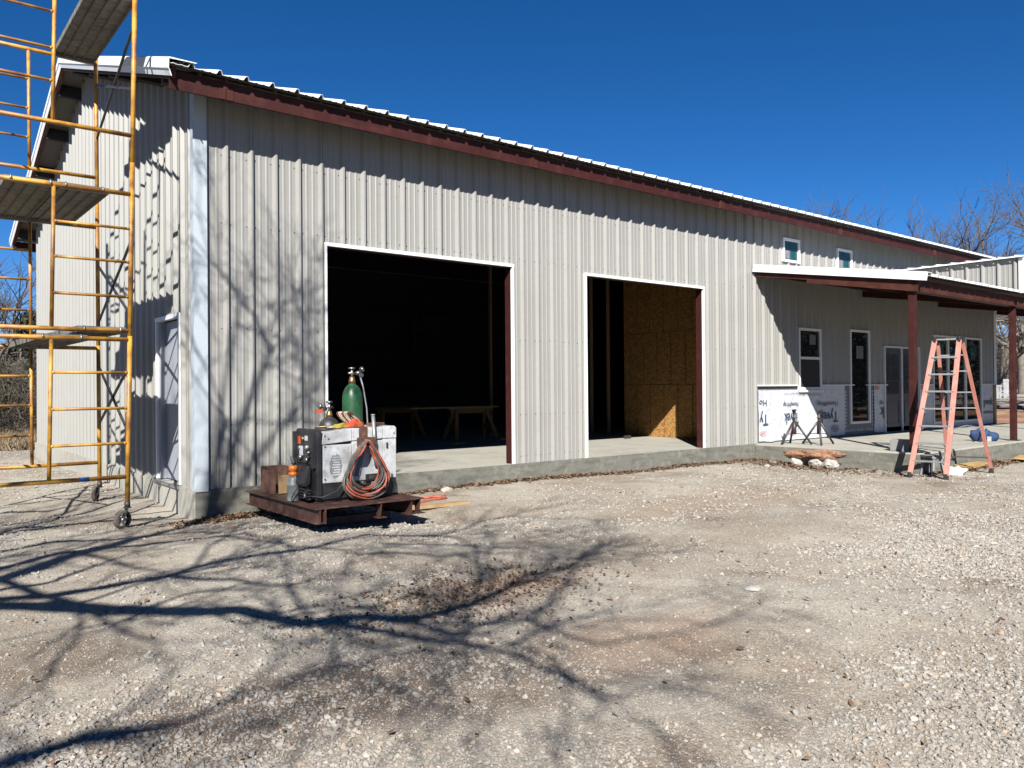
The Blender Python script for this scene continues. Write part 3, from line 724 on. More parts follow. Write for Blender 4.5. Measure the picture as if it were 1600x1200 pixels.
frame(False, 3.965, 4.29, 5.8, 5.98, (4.68, 5.05, 5.42), False)
def brace(za, zb, left=False):
    p = Vector((lx(1, za)-(1.52 if left else 0), -.1, za)); q = Vector((lx(0, zb)-(1.52 if left else 0), 2.07, zb))
    mb = MB(); mb.bar(p, q, .024, .024); mb.tube([p+Vector((0, -.05, 0)), p+Vector((0, .03, 0))], .012, 6); mb.tube([q+Vector((0, -.03, 0)), q+Vector((0, .05, 0))], .012, 6)
    put(mb.build('cross_brace', M['darksteel'], sc))
for l in (False, True):
    brace(1.72, 1.05, l); brace(1.03, 1.77, l); brace(3.08, 2.38, l); brace(2.32, 3.11, l); brace(5.48, 4.81, l); brace(4.79, 5.5, l)
for near in (1, 0):
    for left in (0, 1):
        cx_ = lx(near, .2)-(1.52 if left else 0); Y = -.15 if near else 2.12
        gz_ = float(hz(cx_, Y))
        mb = MB(); mb.tube([(cx_, Y, .2), (cx_, Y, .21+.05)], .03, 10)
        sx = -.05
        mb.bar((cx_, Y-.035, .2), (cx_+sx, Y-.035, gz_+.09), .006, .05, up=(0, 1, 0)); mb.bar((cx_, Y+.035, .2), (cx_+sx, Y+.035, gz_+.09), .006, .05, up=(0, 1, 0)); mb.box(cx_-.035, cx_+.035, Y-.038, Y+.038, .19, .2)
        ca = put(mb.build('caster', M['darksteel'], sc))
        ax = Matrix.Rotation(math.pi/2, 4, 'X')@Matrix.Rotation(0, 4, 'Z')
        ang = Matrix.Rotation(.5 if near else 1.1, 4, 'Z')
        w_ = MB(); w_.lathe([(.072, -.022), (.1, -.022), (.103, 0), (.1, .022), (.072, .022)], n=24, M4=ang@ax, c=(cx_+sx, Y, gz_+.1))
        w_.f = [f for f in w_.f if len(f) == 4]; w_.sm = w_.sm[:len(w_.f)]; w_.mi = w_.mi[:len(w_.f)]
        wh = put(w_.build('wheel', M['rubber'], ca)) if False else put(w_.build('wheel', M['wheel'], ca))
        h_ = MB()
        h_.lathe([(.022, -.03), (.022, .03)], n=10, M4=ang@ax, c=(cx_+sx, Y, gz_+.1))
        for k in range(5):
            t = k*1.2566; d_ = (ang@ax)@Vector((math.cos(t), math.sin(t), 0)); c0 = Vector((cx_+sx, Y, gz_+.1)); h_.bar(c0+d_*.02, c0+d_*.076, .012, .02)
        put(h_.build('hub', M['galv'], ca))
MB_ = MB().tube([(lx(1, .53)-.38, -.15, .53), (lx(1, .53)-.48, -.15, .53)], .0248, 10).build('tape_band', M['paint'], sc); put(MB_)

def plank(xn, zn, zf, label, wd=.475, dxf=0, yn=-.15, yf=2.12):
    """hook-on steel plank spanning the two frames; xn = its right edge"""
    t = thing('scaffold_plank', label, 'scaffold plank', (xn-wd/2, (yn+yf)/2, zn), 0, 'hook-on planks of the scaffold')
    off = (-(xn-wd/2), -(yn+yf)/2, -zn)
    def pt(u, y, dz): f = (y-yn)/(yf-yn); return (xn-wd+u*wd, y, zn+(zf-zn)*f+dz)
    mb = MB(); prof = []
    n = 4
    prof = [(0, -.045), (.02, -.045), (.02, .012)]
    for k in range(n):
        a = .02+.96*k/n; b = .02+.96*(k+1)/n
        prof += [(a+.02, -.002), (b-.02, -.002), (b-.01, -.03), (b+.0, -.03)] if k < n-1 else [(a+.02, -.002), (b-.005, -.002)]
    prof += [(.98, -.045), (1, -.045)]
    vs = []
    ys = [yn+.03, yf-.03]
    for y in ys:
        for u, d in prof: vs.append(pt(u, y, d+.02))
    k = len(prof); fs = [(i, i+1, k+i+1, k+i) for i in range(k-1)]
    mb.add(vs, fs); mb.build('deck_pan', M['plankm'], t)
    mb = MB(); vs = [pt(0, ys[0], .035), pt(1, ys[0], .035), pt(1, ys[1], .035), pt(0, ys[1], .035)]; mb.add(vs, [(0, 1, 2, 3)]); mb.add([pt(0, ys[0], -.03), pt(0, ys[0], .035), pt(0, ys[1], .035), pt(0, ys[1], -.03)], [(0, 1, 2, 3)]); mb.add([pt(1, ys[0], -.03), pt(1, ys[0], .035), pt(1, ys[1], .035), pt(1, ys[1], -.03)], [(0, 1, 2, 3)]); mb.build('deck_skin', M['plankm'], t)
    for y, s in ((yn, 1), (yf, -1)):
        mb = MB(); a = pt(0, y+s*.035, 0); b = pt(1, y+s*.035, 0); mb.bar(a, b, .015, .065); mb.build('end_rail', M['galv'], t)
        for u in (.12, .86):
            c0 = Vector(pt(u, y, 0)); mb = MB()
            mb.tube([c0+Vector((0, s*.04, 0)), c0+Vector((0, s*.02, .026)), c0+Vector((0, -s*.008, .027)), c0+Vector((0, -s*.027, .008)), c0+Vector((0, -s*.027, -.014))], .011, 6); mb.build('hook', M['galv'], t)
    for o in bpy.data.objects:
        if o.parent == t:
            for v in o.data.vertices: v.co += Vector(off)
    return t
plank(-.955, 3.615, 3.635, 'grey steel plank nearest the wall on the middle scaffold deck')
plank(-1.445, 3.615, 3.635, 'grey steel plank farther from the wall on the middle scaffold deck')
plank(-.665, 5.785, 5.805, 'grey steel plank at the very top of the scaffold, seen from below')
plank(-.79, 2.12, 2.155, 'grey steel plank beside the pole on the lowest scaffold deck')
plank(-1.17, 2.025, 2.035, 'grey steel plank at the left end of the lowest scaffold deck')

# ------------------------------------------------------------------ skid with welder
SK = Vector((.5, -2.2, 0))
sk = thing('steel_skid', 'dark brown steel skid of channels and plate under the welder', 'skid', (1.1, -1.25, 0))
def putk(o, par_loc):
    for v in o.data.vertices: v.co -= Vector(par_loc)
    return o
SKL = (1.1, -1.25, 0)
x0, x1, y0, y1, zt = .5, 1.67, -2.2, -.3, .285
putk(MB().box(x0+.03, x1+.02, y0-.02, y1, zt-.012, zt).build('deck_plate', M['skid'], sk, bevel=.002), SKL)
def ibeam(mb, p, q, h=.15, fw=.1):
    p = Vector(p); q = Vector(q); mb.bar(p, q, .009, h-.016); u = Vector((0, 0, h/2-.004)); mb.bar(p+u, q+u, fw, .009); mb.bar(p-u, q-u, fw, .009)
for xx, zz in ((x0, .205), (x1-.12, .19)):
    mb = MB(); ibeam(mb, (xx, y0, zz), (xx, y1, zz)); putk(mb.build('beam', M['skid'], sk), SKL)
for yy in (y0+.5, y1-.35):
    mb = MB(); ibeam(mb, (x0+.1, yy, .055), (x1-.1, yy, .055), .1, .09); putk(mb.build('runner', M['skid'], sk), SKL)
for xx in (x0+.68, x1-.02):
    mb = MB(); mb.prism([(y0-.01, zt-.013), (y0+.02, .13), (y0+.1, .13), (y0+.1, zt-.013)], 'x', xx-.005, xx+.005); mb.box(xx-.05, xx+.05, y0-.03, y0+.08, .12, .128); putk(mb.build('gusset', M['skid'], sk), SKL)
mb = MB(); mb.prism([(y0-.02, zt-.012), (y0-.02, .13), (y0+.06, .13), (y0+.06, zt-.012)], 'x', x0+.045, x0+.052); putk(mb.build('gusset', M['skid'], sk), SKL)

wl = thing('engine_welder', 'white and black engine driven welder with its control panel facing left', 'welder', (1.1, -1.6, zt))
wx0, wx1, wy0, wy1 = .6, 1.56, -1.86, -1.36
OFF = (1.1, -1.6, zt)
def pw(mb, name, m, par=wl, bevel=0): return putk(mb.build(name, M[m], par, bevel=bevel), OFF)
base = pw(MB().box(wx0+.02, wx1, wy0+.01, wy1-.01, zt+.03, zt+.2), 'lower_chassis', 'blackplastic', bevel=.006)
for yy in (wy0+.06, wy1-.06): pw(MB().box(wx0+.04, wx1-.02, yy-.02, yy+.02, zt, zt+.03), 'foot_rail', 'skid')
ztop = zt+.76
lower = pw(MB().box(wx0+.09, wx0+.42, wy0, wy1, zt+.2, zt+.595), 'side_cover', 'white', bevel=.006)
pw(MB().box(wx0+.424, wx1-.17, wy0, wy1, zt+.2, zt+.62), 'side_door', 'white', bevel=.006)
pw(MB().box(wx1-.166, wx1, wy0+.001, wy1, zt+.2, zt+.63), 'rear_cover', 'white', bevel=.006)
mb = MB(); mb.prism([(wx0+.07, zt+.60), (wx0+.42, zt+.627), (wx0+.42, ztop-.002), (wx0+.1, ztop-.03)], 'y', wy0-.003, wy1); pw(mb, 'roof_cover', 'white', bevel=.008)
mb = MB(); mb.prism([(wx0+.423, zt+.627), (wx1-.17, zt+.636), (wx1-.17, ztop+.005), (wx0+.423, ztop-.002)], 'y', wy0-.003, wy1); pw(mb, 'roof_cover', 'white', bevel=.008)
mb = MB(); mb.prism([(wx1-.167, zt+.636), (wx1+.003, zt+.636), (wx1+.003, ztop-.01), (wx1-.02, ztop+.01), (wx1-.167, ztop+.005)], 'y', wy0-.002, wy1); pw(mb, 'roof_cover', 'white', bevel=.008)
# front bezel and panel (faces -x)
mb = MB(); mb.prism([(wy0-.012, zt+.05), (wy0-.012, ztop-.02), (wy0+.03, ztop+.0), (wy1-.02, ztop+.0), (wy1+.012, ztop-.03), (wy1+.012, zt+.05)], 'x', wx0+.015, wx0+.075); fr = pw(mb, 'front_bezel', 'blackplastic', bevel=.012)
pw(MB().box(wx0+.005, wx0+.014, wy0+.05, wy1-.04, zt+.4, ztop-.05), 'control_panel', 'black')
for yy in (wy0-.005, wy1-.035): pw(MB().box(wx0-.03, wx0+.02, yy, yy+.035, zt+.36, ztop-.03), 'bezel_rib', 'blackplastic', fr, bevel=.008)
def knob(y, z, r, m='chrome'):
    pw(MB().lathe([(r, 0), (r, .02), (r*.7, .035), (r*.3, .036)], n=14, M4=Matrix.Rotation(-math.pi/2, 4, 'Y'), c=(wx0+.005, y, z)), 'knob', 'galv' if m == 'white' else m, fr)
knob(-1.52, zt+.56, .026, 'white'); knob(-1.69, zt+.57, .026, 'white'); knob(-1.52, zt+.46, .03); knob(-1.68, zt+.44, .03); knob(-1.74, zt+.52, .018); knob(-1.6, zt+.66, .02, 'inkred' if False else 'brass'); knob(-1.73, zt+.47, .016, 'rubber')
pw(MB().box(wx0-.004, wx0+.004, -1.68, -1.62, zt+.64, zt+.69), 'gauge', 'white', fr); pw(MB().box(wx0-.02, wx0+.004, -1.56, -1.52, zt+.48, zt+.58), 'lever', 'white', fr)
pw(MB().box(wx0-.004, wx0+.004, -1.5, -1.45, zt+.6, zt+.68), 'label_plate', 'redcloth', fr)
# sagging black receptacle cover and terminals
mb = MB(); mb.prism([(wx0-.005, zt+.385), (wx0-.045, zt+.38), (wx0-.085, zt+.2), (wx0-.06, zt+.16), (wx0-.01, zt+.2)], 'y', wy0+.08, wy1-.05); pw(mb, 'receptacle_cover', 'blackplastic', bevel=.012)
for k in range(4): pw(MB().bar((wx0-.05, wy0+.03, zt+.135-.03*k), (wx0-.02, wy1-.03, zt+.14-.03*k), .04, .016), 'louvre', 'blackplastic', bevel=.003)
pw(MB().tube([(wx0-.03, wy0+.1, zt+.15), (wx0-.09, wy0+.05, zt+.1), (wx0-.1, wy0+.02, zt+.06)], .02, 8), 'cable_lug', 'blackplastic')
# stickers and fittings on the long side
mb = MB(); pts = []
for k in range(22):
    t = k/22*2*math.pi; pts.append((wx0+.235+.072*math.cos(t)*(1+.12*rnd.uniform(-1, 1)), zt+.37+.125*math.sin(t)*(1+.1*rnd.uniform(-1, 1))))
mb.prism(pts, 'y', wy0-.0022, wy0-.0005); pw(mb, 'worn_decal', 'greycan')
mb = MB()
for k in range(8): mb.box(wx0+.19+.01*(k % 3), wx0+.285-.008*(k % 2), wy0-.0042, wy0-.0024, zt+.275+.026*k, zt+.287+.026*k)
pw(mb, 'decal_lines', 'white')
for q in ((wx0+.11, .69), (wx0+.11, .24), (wx1-.03, .69), (wx0+.11, .58), (wx0+.15, .66)): pw(MB().lathe([(.008, 0), (.008, .006)], n=8, M4=Matrix.Rotation(math.pi/2, 4, 'X'), c=(q[0], wy0-.003, zt+q[1])), 'bolt', 'rubber')
pw(MB().box(wx1-.125, wx1-.107, wy0-.012, wy0-.001, zt+.53, zt+.59), 'door_latch', 'rubber')
text_o = text('- 2 G', wx0+.62, wx0+.72, zt+.44, zt+.47, M['redcloth'], wl, False, y=wy0-.0008); putk(text_o, OFF)
for q in ((.66, .85, .27), (.93, .96, .27)): pw(MB().box(wx0+q[0]-.04, wx0+q[1]-.05, wy0-.016, wy0+.008, zt+.205, zt+.245), 'handle_plate', 'chrome', bevel=.003)
pw(MB().box(wx0+.58, wx0+.87, wy0-.012, wy0+.01, zt+.19, zt+.262), 'side_panel_recess', 'blackplastic')
pw(MB().box(wx0+.64, wx0+.77, wy0-.02, wy0-.013, zt+.135, zt+.18), 'data_plate', 'greycan'); 
mb = MB(); mb.lathe([(.03, 0), (.035, .03), (.03, .08), (.02, .1)], n=12, M4=Matrix.Rotation(math.pi/2, 4, 'X'), c=(wx0+.5, wy0+.02, zt+.12)); mb.lathe([(.02, 0), (.02, .09)], n=10, M4=Matrix.Rotation(math.pi/2, 4, 'X'), c=(wx0+.52, wy0+.01, zt+.18)); pw(mb, 'oil_filter', 'chrome')
# hose hanger: brown strap over the roof and bracket plate
mb = MB(); mb.box(wx0+.5, wx0+.6, wy0-.008, wy0+.25, ztop+.006, ztop+.013); mb.box(wx0+.5, wx0+.6, wy0-.014, wy0-.006, zt+.58, ztop+.013); mb.box(wx0+.47, wx0+.65, wy0-.1, wy0-.016, zt+.57, zt+.66); pw(mb, 'hose_hanger', 'rust', bevel=.003)
pp = MB().tube([(wx1-.27, wy0-.035, zt+.35), (wx1-.3, wy0-.03, ztop+.13)], .02, 10); pw(pp, 'exhaust_pipe', 'galv'); 
mb = MB(); mb.tube([(wx1-.3, wy0-.03, ztop+.128), (wx1-.3, wy0-.03, ztop+.145)], .023, 10); pw(mb, 'pipe_cap', 'galv')
pw(MB().prism([(wx0+.45, zt+.25), (wx0+.52, zt+.5), (wx0+.56, zt+.5), (wx0+.5, zt+.25)], 'y', wy0-.02, wy0-.004), 'side_bracket', 'inkgrey')

# coil of welding cables hanging on the hanger: each strand is a loop
hc = thing('coiled_cables', 'coil of orange and dark welding cables hung over the welder side', 'cable coil', (1.16, wy0-.07, .6))
def egg(cx_, cz_, wdt, htt, off, yj, seed):
    r2 = random.Random(seed); pts = []; a1, a2 = r2.uniform(0, 6), r2.uniform(0, 6)
    for k in range(40):
        t = 2*math.pi*k/40; s = math.sin(t); c = math.cos(t)
        wf = wdt*(.62-.38*s) if s > 0 else wdt*(.62+.38*min(1, -s*1.2)**.7)
        pts.append((cx_+c*wf*(1+.03*math.sin(2*t+a1)), yj+.03*math.sin(3*t+a2)-(.03 if s > .5 else 0)+.02*math.sin(t), cz_+s*htt*(1+.02*math.sin(3*t+a2))+off))
    return pts
for k in range(17):
    col = ['orangehose', 'greyhose', 'greyhose', 'orangehose', 'greyhose', 'orangehose', 'greyhose'][k % 7]
    u = k/16; wdt = .215+.13*u; top = .91; bot = .42-.13*u
    pts = egg(1.125+.02*u+rnd.uniform(-.012, .012), (top+bot)/2, wdt, (top-bot)/2+rnd.uniform(-.006, .012), 0, wy0-.075-.05*((k*7) % 5)/5, k)
    o = MB().tube(pts, .0105, 7, closed=True).build('cable_strand', M[col], hc); putk(o, (1.16, wy0-.07, .6))
o = MB().tube([(wx0-.05, wy0+.1, .36), (wx0+.05, wy0-.06, .35), (wx0+.2, wy0-.08, .4), (wx0+.33, wy0-.06, .52), (wx0+.42, wy0-.06, .66)], .008, 6).build('cable_lead', M['rubber'], hc); putk(o, (1.16, wy0-.07, .6))

# cylinders behind the welder
def cyl(name, label, loc, r, h, m, tilt=0):
    t = thing(name, label, 'gas cylinder', loc); t.rotation_euler = (0, tilt, 0)
    prof = [(r*.9, 0), (r, .02), (r, h*.84)]+[(r*math.cos(a)*.92+r*.08*1, h*.84+(h*.16)*math.sin(a)*.9) for a in [A(12*k) for k in range(1, 7)]]+[(r*.3, h*.995)]
    MB().lathe(prof, n=32).build('shell', M[m], t)
    MB().lathe([(.04, h*.985), (.04, h+.02), (.03, h+.04), (.03, h+.06)], n=14).build('neck_ring', M['brass'], t)
    mb = MB(); mb.tube([(0, 0, h+.05), (0, 0, h+.15)], .016, 8); mb.lathe([(.035, h+.15), (.04, h+.158), (.035, h+.172)], n=10); mb.tube([(-.045, 0, h+.105), (.05, 0, h+.1)], .014, 8); mb.build('valve', M['chrome'], t)
    return t
ox = cyl('gas_cylinder', 'tall green oxygen cylinder standing behind the welder', (1.43, -1.12, zt), .118, 1.26, 'green', -.015)
mb = MB(); mb.tube([(.05, 0, 1.36), (.1, -.02, 1.37)], .025, 10); mb.lathe([(.032, 0), (.032, .03)], n=14, M4=Matrix.Rotation(1.2, 4, 'Y'), c=(.1, -.03, 1.4)); mb.lathe([(.026, 0), (.026, .03)], n=14, M4=Matrix.Rotation(1.2, 4, 'X'), c=(.09, -.04, 1.33)); mb.build('regulator', M['chrome'], ox)
MB().tube([(.08, -.04, 1.34), (.1, -.08, 1.2), (.13, -.1, .95), (.145, -.09, .72), (.14, -.1, .6), (.12, -.14, .52)], .009, 7).build('hose', M['greycan'], ox)
mb = MB(); mb.tube([(.125*math.cos(t*.35), .125*math.sin(t*.35), .60-.02*math.cos(t*.35)) for t in range(18)], .011, 6, closed=True); mb.tube([(.12, -.03, .59), (.2, -.06, .57), (.24, -.08, .53)], .01, 6); mb.tube([(.12, -.03, .58), (.19, -.05, .6), (.25, -.07, .56)], .008, 6); mb.build('rope_tie', M['whitehose'], ox)
ac = cyl('gas_cylinder', 'short black acetylene cylinder with red regulator behind the welder', (1.16, -1.04, zt), .122, .87, 'black')
mb = MB(); mb.tube([(-.04, 0, .95), (-.12, -.02, .96)], .022, 8); mb.lathe([(.03, 0), (.03, .03)], n=12, M4=Matrix.Rotation(-1.2, 4, 'Y'), c=(-.11, -.02, .98)); mb.build('regulator', M['chrome'], ac); mb = MB(); mb.box(-.16, -.1, -.04, .02, .91, .95); mb.build('regulator_guard', M['redcloth'], ac)
# loose things on the welder roof
co2 = thing('hose_coil', 'pale and red hoses coiled against the foot of the green cylinder', 'hose coil', (1.22, -1.4, ztop+.01))
for k in range(7):
    pts = []
    for j in range(24):
        t = 2*math.pi*j/24; pts.append((.014*k-.03+.075*math.cos(t)-.05*math.sin(t), -.015*k+.04, .075+.07*math.sin(t)-.03*math.cos(t)))
    MB().tube(pts, .008, 6, closed=True).build('hose_loop', M['whitehose'] if k % 3 else M['rust'], co2)
def blob(name, label, cat, loc, size, m, seed=0, amp=.35, n=2):
    bm = bmesh.new(); bmesh.ops.create_icosphere(bm, subdivisions=n, radius=1); r2 = np.random.RandomState(seed)
    for v in bm.verts:
        c = v.co.copy(); f = 1+amp*(float(vn(c.x*2+seed, c.y*2+c.z, 1.3, seed))-.5)*2; v.co = Vector((c.x*size[0]*f, c.y*size[1]*f, (max(c.z, -.35)+.35)*size[2]*f/1.35))
    me = bpy.data.meshes.new(name); bm.to_mesh(me); bm.free(); me.materials.append(m)
    for p in me.polygons: p.use_smooth = n > 2
    o = bpy.data.objects.new(name, me); C.objects.link(o); o.location = loc; return tag(o, label, cat)
blob('work_glove', 'crumpled yellow glove lying on the welder roof', 'glove', (.97, -1.68, ztop+.0), (.1, .05, .045), M['yellowcloth'], 1, .5, 3)
blob('rag', 'bright orange red rag beside the yellow glove on the welder', 'rag', (1.13, -1.7, ztop+.005), (.1, .05, .065), M['redcloth'], 4, .6, 3)
ct = thing('cutting_torch', 'flat dark torch tray and tools lying on the front of the welder roof', 'tools', (.84, -1.6, ztop-.015))
MB().lathe([(.12, 0), (.125, .012), (.11, .018)], n=24).build('tray', M['darksteel'], ct); MB().tube([(-.12, 0, .03), (.1, -.04, .035), (.16, -.02, .03)], .009, 7).build('torch_handle', M['brass'], ct)
MB().tube([(-.02, -.08, .025), (.15, -.1, .03)], .011, 7).build('torch_tube', M['galv'], ct)
bl = MB().box(-.1, .1, -.05, .05, 0, .03).build('tool_block', M['rust'], None); bl.location = (1.42, -1.65, ztop+.012); bl.rotation_euler = (0, 0, .4); tag(bl, 'small flat rusty steel offcut on the welder beside the pipe', 'steel offcut')
# canister and rusty box at the left end of the skid
cn = thing('canister', 'grey canister with orange collar standing on the skid left of the welder', 'canister', (.52, -1.5, zt))
MB().lathe([(.064, 0), (.068, .01), (.068, .16), (.071, .165), (.071, .175), (.067, .18), (.067, .24), (.05, .262)], n=24).build('body', M['greycan'], cn)
MB().lathe([(.048, .26), (.048, .3), (.035, .305), (.035, .315), (.046, .32), (.046, .37), (.03, .375)], n=18).build('collar', M['orange'], cn)
MB().bar((-.01, 0, .39), (-.03, .03, .47), .075, .03).build('tag_cap', M['greycan'], cn, bevel=.01)
MB().tube([(.06, .02, .2), (.0, -.12, .16), (-.06, -.1, .05), (-.05, -.08, .01)], .006, 6).build('lead', M['rubber'], cn)
bx = thing('steel_box', 'open rusty steel box with wood offcut at the wall end of the skid', 'box', (.66, -.62, zt)); bx.scale = (.85, .85, .85)
mb = MB(); mb.box(-.1, -.09, -.3, .2, 0, .3); mb.box(-.1, .2, .19, .2, 0, .34); mb.box(.19, .2, -.3, .19, 0, .34); mb.box(-.09, .19, -.3, .19, 0, .01); mb.build('shell', M['rust'], bx)
MB().box(-.06, .1, -.34, -.31, .01, .25).build('wood_offcut', M['wood'], bx)

# orange cord on the ground, board, rocks
def gp(x, y, dz=0): return (x, y, float(hz(x, y))+dz)
pts = []
for k in range(120):
    t = k*.19; pts.append(gp(2.35+.55*math.sin(t)*(1-.002*k)+.1*math.sin(t*.37), -.78+.16*math.cos(t*1.03)+.05*math.sin(t*.6), .012+.004*(k % 3)))
tag(MB().tube(pts, .007, 6).build('loose_cable', M['orangehose']), 'orange cord lying in loose loops by the slab right of the skid', 'cord')
bo = MB().box(-.45, .45, -.07, .07, 0, .038).build('lumber_board', M['wood'], bevel=.002); bo.location = gp(2.42, -1.33, .008); bo.rotation_euler = (0, 0, -.1); tag(bo, 'short weathered board lying on the gravel right of the skid', 'board')
def rock(name, label, loc, size, m, seed, rz=0, n=3, amp=.45):
    bm = bmesh.new(); bmesh.ops.create_icosphere(bm, subdivisions=n, radius=1)
    for v in bm.verts:
        c = v.co.copy(); f = 1+amp*(float(vn(c.x+c.z*.7, c.y-c.z*.5, 1.6, seed))-.5)+.25*(float(vn(c.x*1.3+c.z, c.y+c.z, 4, seed+3))-.5)
        v.co = Vector((c.x*size[0]*f, c.y*size[1]*f, c.z*size[2]*f))
    me = bpy.data.meshes.new(name); bm.to_mesh(me); bm.free(); me.materials.append(m)
    o = bpy.data.objects.new(name, me); C.objects.link(o); o.location = loc; o.rotation_euler = (.0, 0, rz); return tag(o, label, 'rock')
RX, RY = 10.72, -1.5
rock('rock_slab', 'long red brown rock slab lying along the porch slab side', (RX-.06, RY, .17), (.13, .44, .11), M['rockred'], 5, .12, 4, .8)
for k, (dx, dy, sz, lb) in enumerate(((-.05, .36, .11, 'white limestone rock under the far end of the red rock slab'), (-.1, -.05, .11, 'white limestone rock under the middle of the red rock slab'), (-.1, -.33, .12, 'white limestone rock under the near end of the red rock slab'))):
    rock('limestone_rock', lb, (RX+dx, RY+dy, .03), (sz, sz*1.3, .1), M['rockwhite'], 11+k)
rk = [(3.25, -.35, .06, 'pale rock on the leaf litter beside the long slab edge near the first bay'), (9.9, -1.0, .05, 'small pale rock on open gravel ahead of the porch corner'), (1.9, -6.2, .045, 'pale stone alone on bare dirt at the lower centre')]
for k, (x_, y_, s_, lb) in enumerate(rk): rock('limestone_rock', lb, gp(x_, y_, s_*.3), (s_*1.5, s_, s_*.7), M['rockwhite'], 30+k, k, 2)

# sawhorse table inside the first bay
def sawhorse(loc, rz, label):
    t = thing('sawhorse', label, 'sawhorse', loc, rz, 'sawhorses under the work top')
    MB().box(-.62, .62, -.045, .045, .68, .72).build('top_rail', M['sawwood'], t); MB().box(-.55, .55, -.02, .02, .6, .679).build('top_rail', M['sawwood'], t)
    for sx in (-1, 1):
        for sy in (-1, 1): MB().bar((sx*.42, sy*.05, .66), (sx*.58, sy*.26, .0), .09, .04, up=(0, 1, 0)).build('leg', M['sawwood'], t)
        MB().bar((sx*.47, -.17, .3), (sx*.47, .17, .3), .02, .09).build('cross_tie', M['sawwood'], t)
    return t
sawhorse((7.75, 5.35, ZS), .0, 'yellow wooden sawhorse nearest the door inside the first bay')
sawhorse((6.75, 6.9, ZS), .0, 'wooden sawhorse farther back inside the first bay')
wt = MB().box(-1.2, 1.2, -.85, .85, 0, .03).build('plywood_sheet', M['wood']); wt.location = (7.3, 6.1, ZS+.722); tag(wt, 'broad plywood work top lying on the two sawhorses', 'work top')
for k, (x_, y_, lb) in enumerate(((8.2, 4.6, 'short lumber offcut on the floor below the sawhorse'), (6.6, 4.2, 'pale offcut on the floor left of the sawhorse'))):
    o = MB().box(-.2, .2, -.04, .04, 0, .035).build('lumber_offcut', M['wood']); o.location = (x_, y_, ZS+.002); o.rotation_euler = (0, 0, .4*k); tag(o, lb, 'offcut')
ld = thing('extension_ladder', 'dim ladder leaning at the back of the first bay', 'ladder', (9.6, 9.9, ZS))  # rails and rungs in dark steel, the bay's gloom put into their colour
for s in (-.22, .22): MB().bar((s, 0, 0), (s, .8, 3.4), .04, .07).build('rail', M['darksteel'], ld)
for k in range(11): MB().bar((-.2, .07*k+.05, .3*k+.22), (.2, .07*k+.05, .3*k+.22), .03, .03).build('rung', M['darksteel'], ld)
o = MB().box(-.08, .08, -.04, .04, 0, .07).build('hand_tool', M['darksteel']); o.location = (10.4, 2.95, ZS+.002); tag(o, 'small dark tool on the floor of the second bay at the board wall', 'tool')

# ------------------------------------------------------------------ pipe stands on the porch
def stand(loc, rz, label):
    t = thing('pipe_stand', label, 'pipe stand', loc, rz, 'folding pipe stands on the porch')
    MB().tube([(0, 0, .2), (0, 0, .44)], .042, 10).build('sleeve', M['darksteel'], t)
    MB().tube([(0, 0, .4), (0, 0, .62)], .03, 8).build('screw_post', M['darksteel'], t)
    MB().lathe([(.05, .52), (.05, .535)], n=10).build('lock_ring', M['darksteel'], t)
    mb = MB(); mb.bar((-.01, 0, .62), (.09, 0, .69), .05, .014, up=(0, 0, 1)); mb.bar((.01, 0, .62), (-.09, 0, .69), .05, .014, up=(0, 0, 1)); mb.box(-.03, .03, -.03, .03, .6, .625); mb.build('v_head', M['darksteel'], t)
    for k in range(3):
        a = k*2.0944+.5; d = Vector((math.cos(a), math.sin(a), 0)); MB().tube([d*.03+Vector((0, 0, .44)), d*.33+Vector((0, 0, .012))], .021, 8).build('leg', M['darksteel'], t)
        MB().tube([d*.02+Vector((0, 0, .22)), d*.19+Vector((0, 0, .2))], .008, 5).build('leg_brace', M['darksteel'], t)
        MB().tube([d*.33+Vector((-.02, 0, .012)), d*.33+Vector((.02, 0, .012))], .014, 6).build('foot', M['darksteel'], t)
    MB().tube([(.04, -.02, .42), (.08, -.03, .4), (.08, -.03, .34), (.05, -.02, .33)], .008, 6).build('handle', M['darksteel'], t)
    return t
stand((11.42, -.62, ZS), .3, 'dark tripod pipe stand on the porch, the left one nearer the big bay')
stand((11.72, -.98, ZS), 1.2, 'dark tripod pipe stand on the porch, the right one nearer the tall window')

# ------------------------------------------------------------------ step ladder
TOPC = Vector((11.0, -3.6, 2.25))
la = thing('step_ladder', 'faded orange fibreglass platform stepladder standing before the porch post', 'stepladder', (11, -3.6, 0))
LO = (11, -3.6, 0)
Af, Bf, Cf, Df = [Vector(gp(*q, .0)) for q in ((10.28, -3.42), (10.4, -3.93), (11.86, -4.05), (11.6, -3.46))]
ta, tb = Vector((11.0, -3.52, 2.2)), Vector((11.12, -3.86, 2.2)); tc_, td = Vector((11.24, -3.86, 2.18)), Vector((11.12, -3.52, 2.18))
up_ = (Bf-Af).normalized()
for p, q in ((Af, ta), (Bf, tb)):
    putk(MB().bar(p+Vector((0, 0, .06)), q, .078, .055, up=(1, .3, .2)).build('front_rail', M['ladder'], la, bevel=.004), LO)
for p, q in ((Cf, tc_), (Df, td)):
    putk(MB().bar(p+Vector((0, 0, .06)), q, .055, .05, up=(1, .3, .2)).build('rear_rail', M['ladder'], la, bevel=.004), LO)
for p in (Af, Bf, Cf, Df):
    b_ = MB().box(p.x-.035, p.x+.035, p.y-.03, p.y+.03, p.z-.005, p.z+.09).build('foot', M['rubber'], la, bevel=.006); putk(b_, LO)
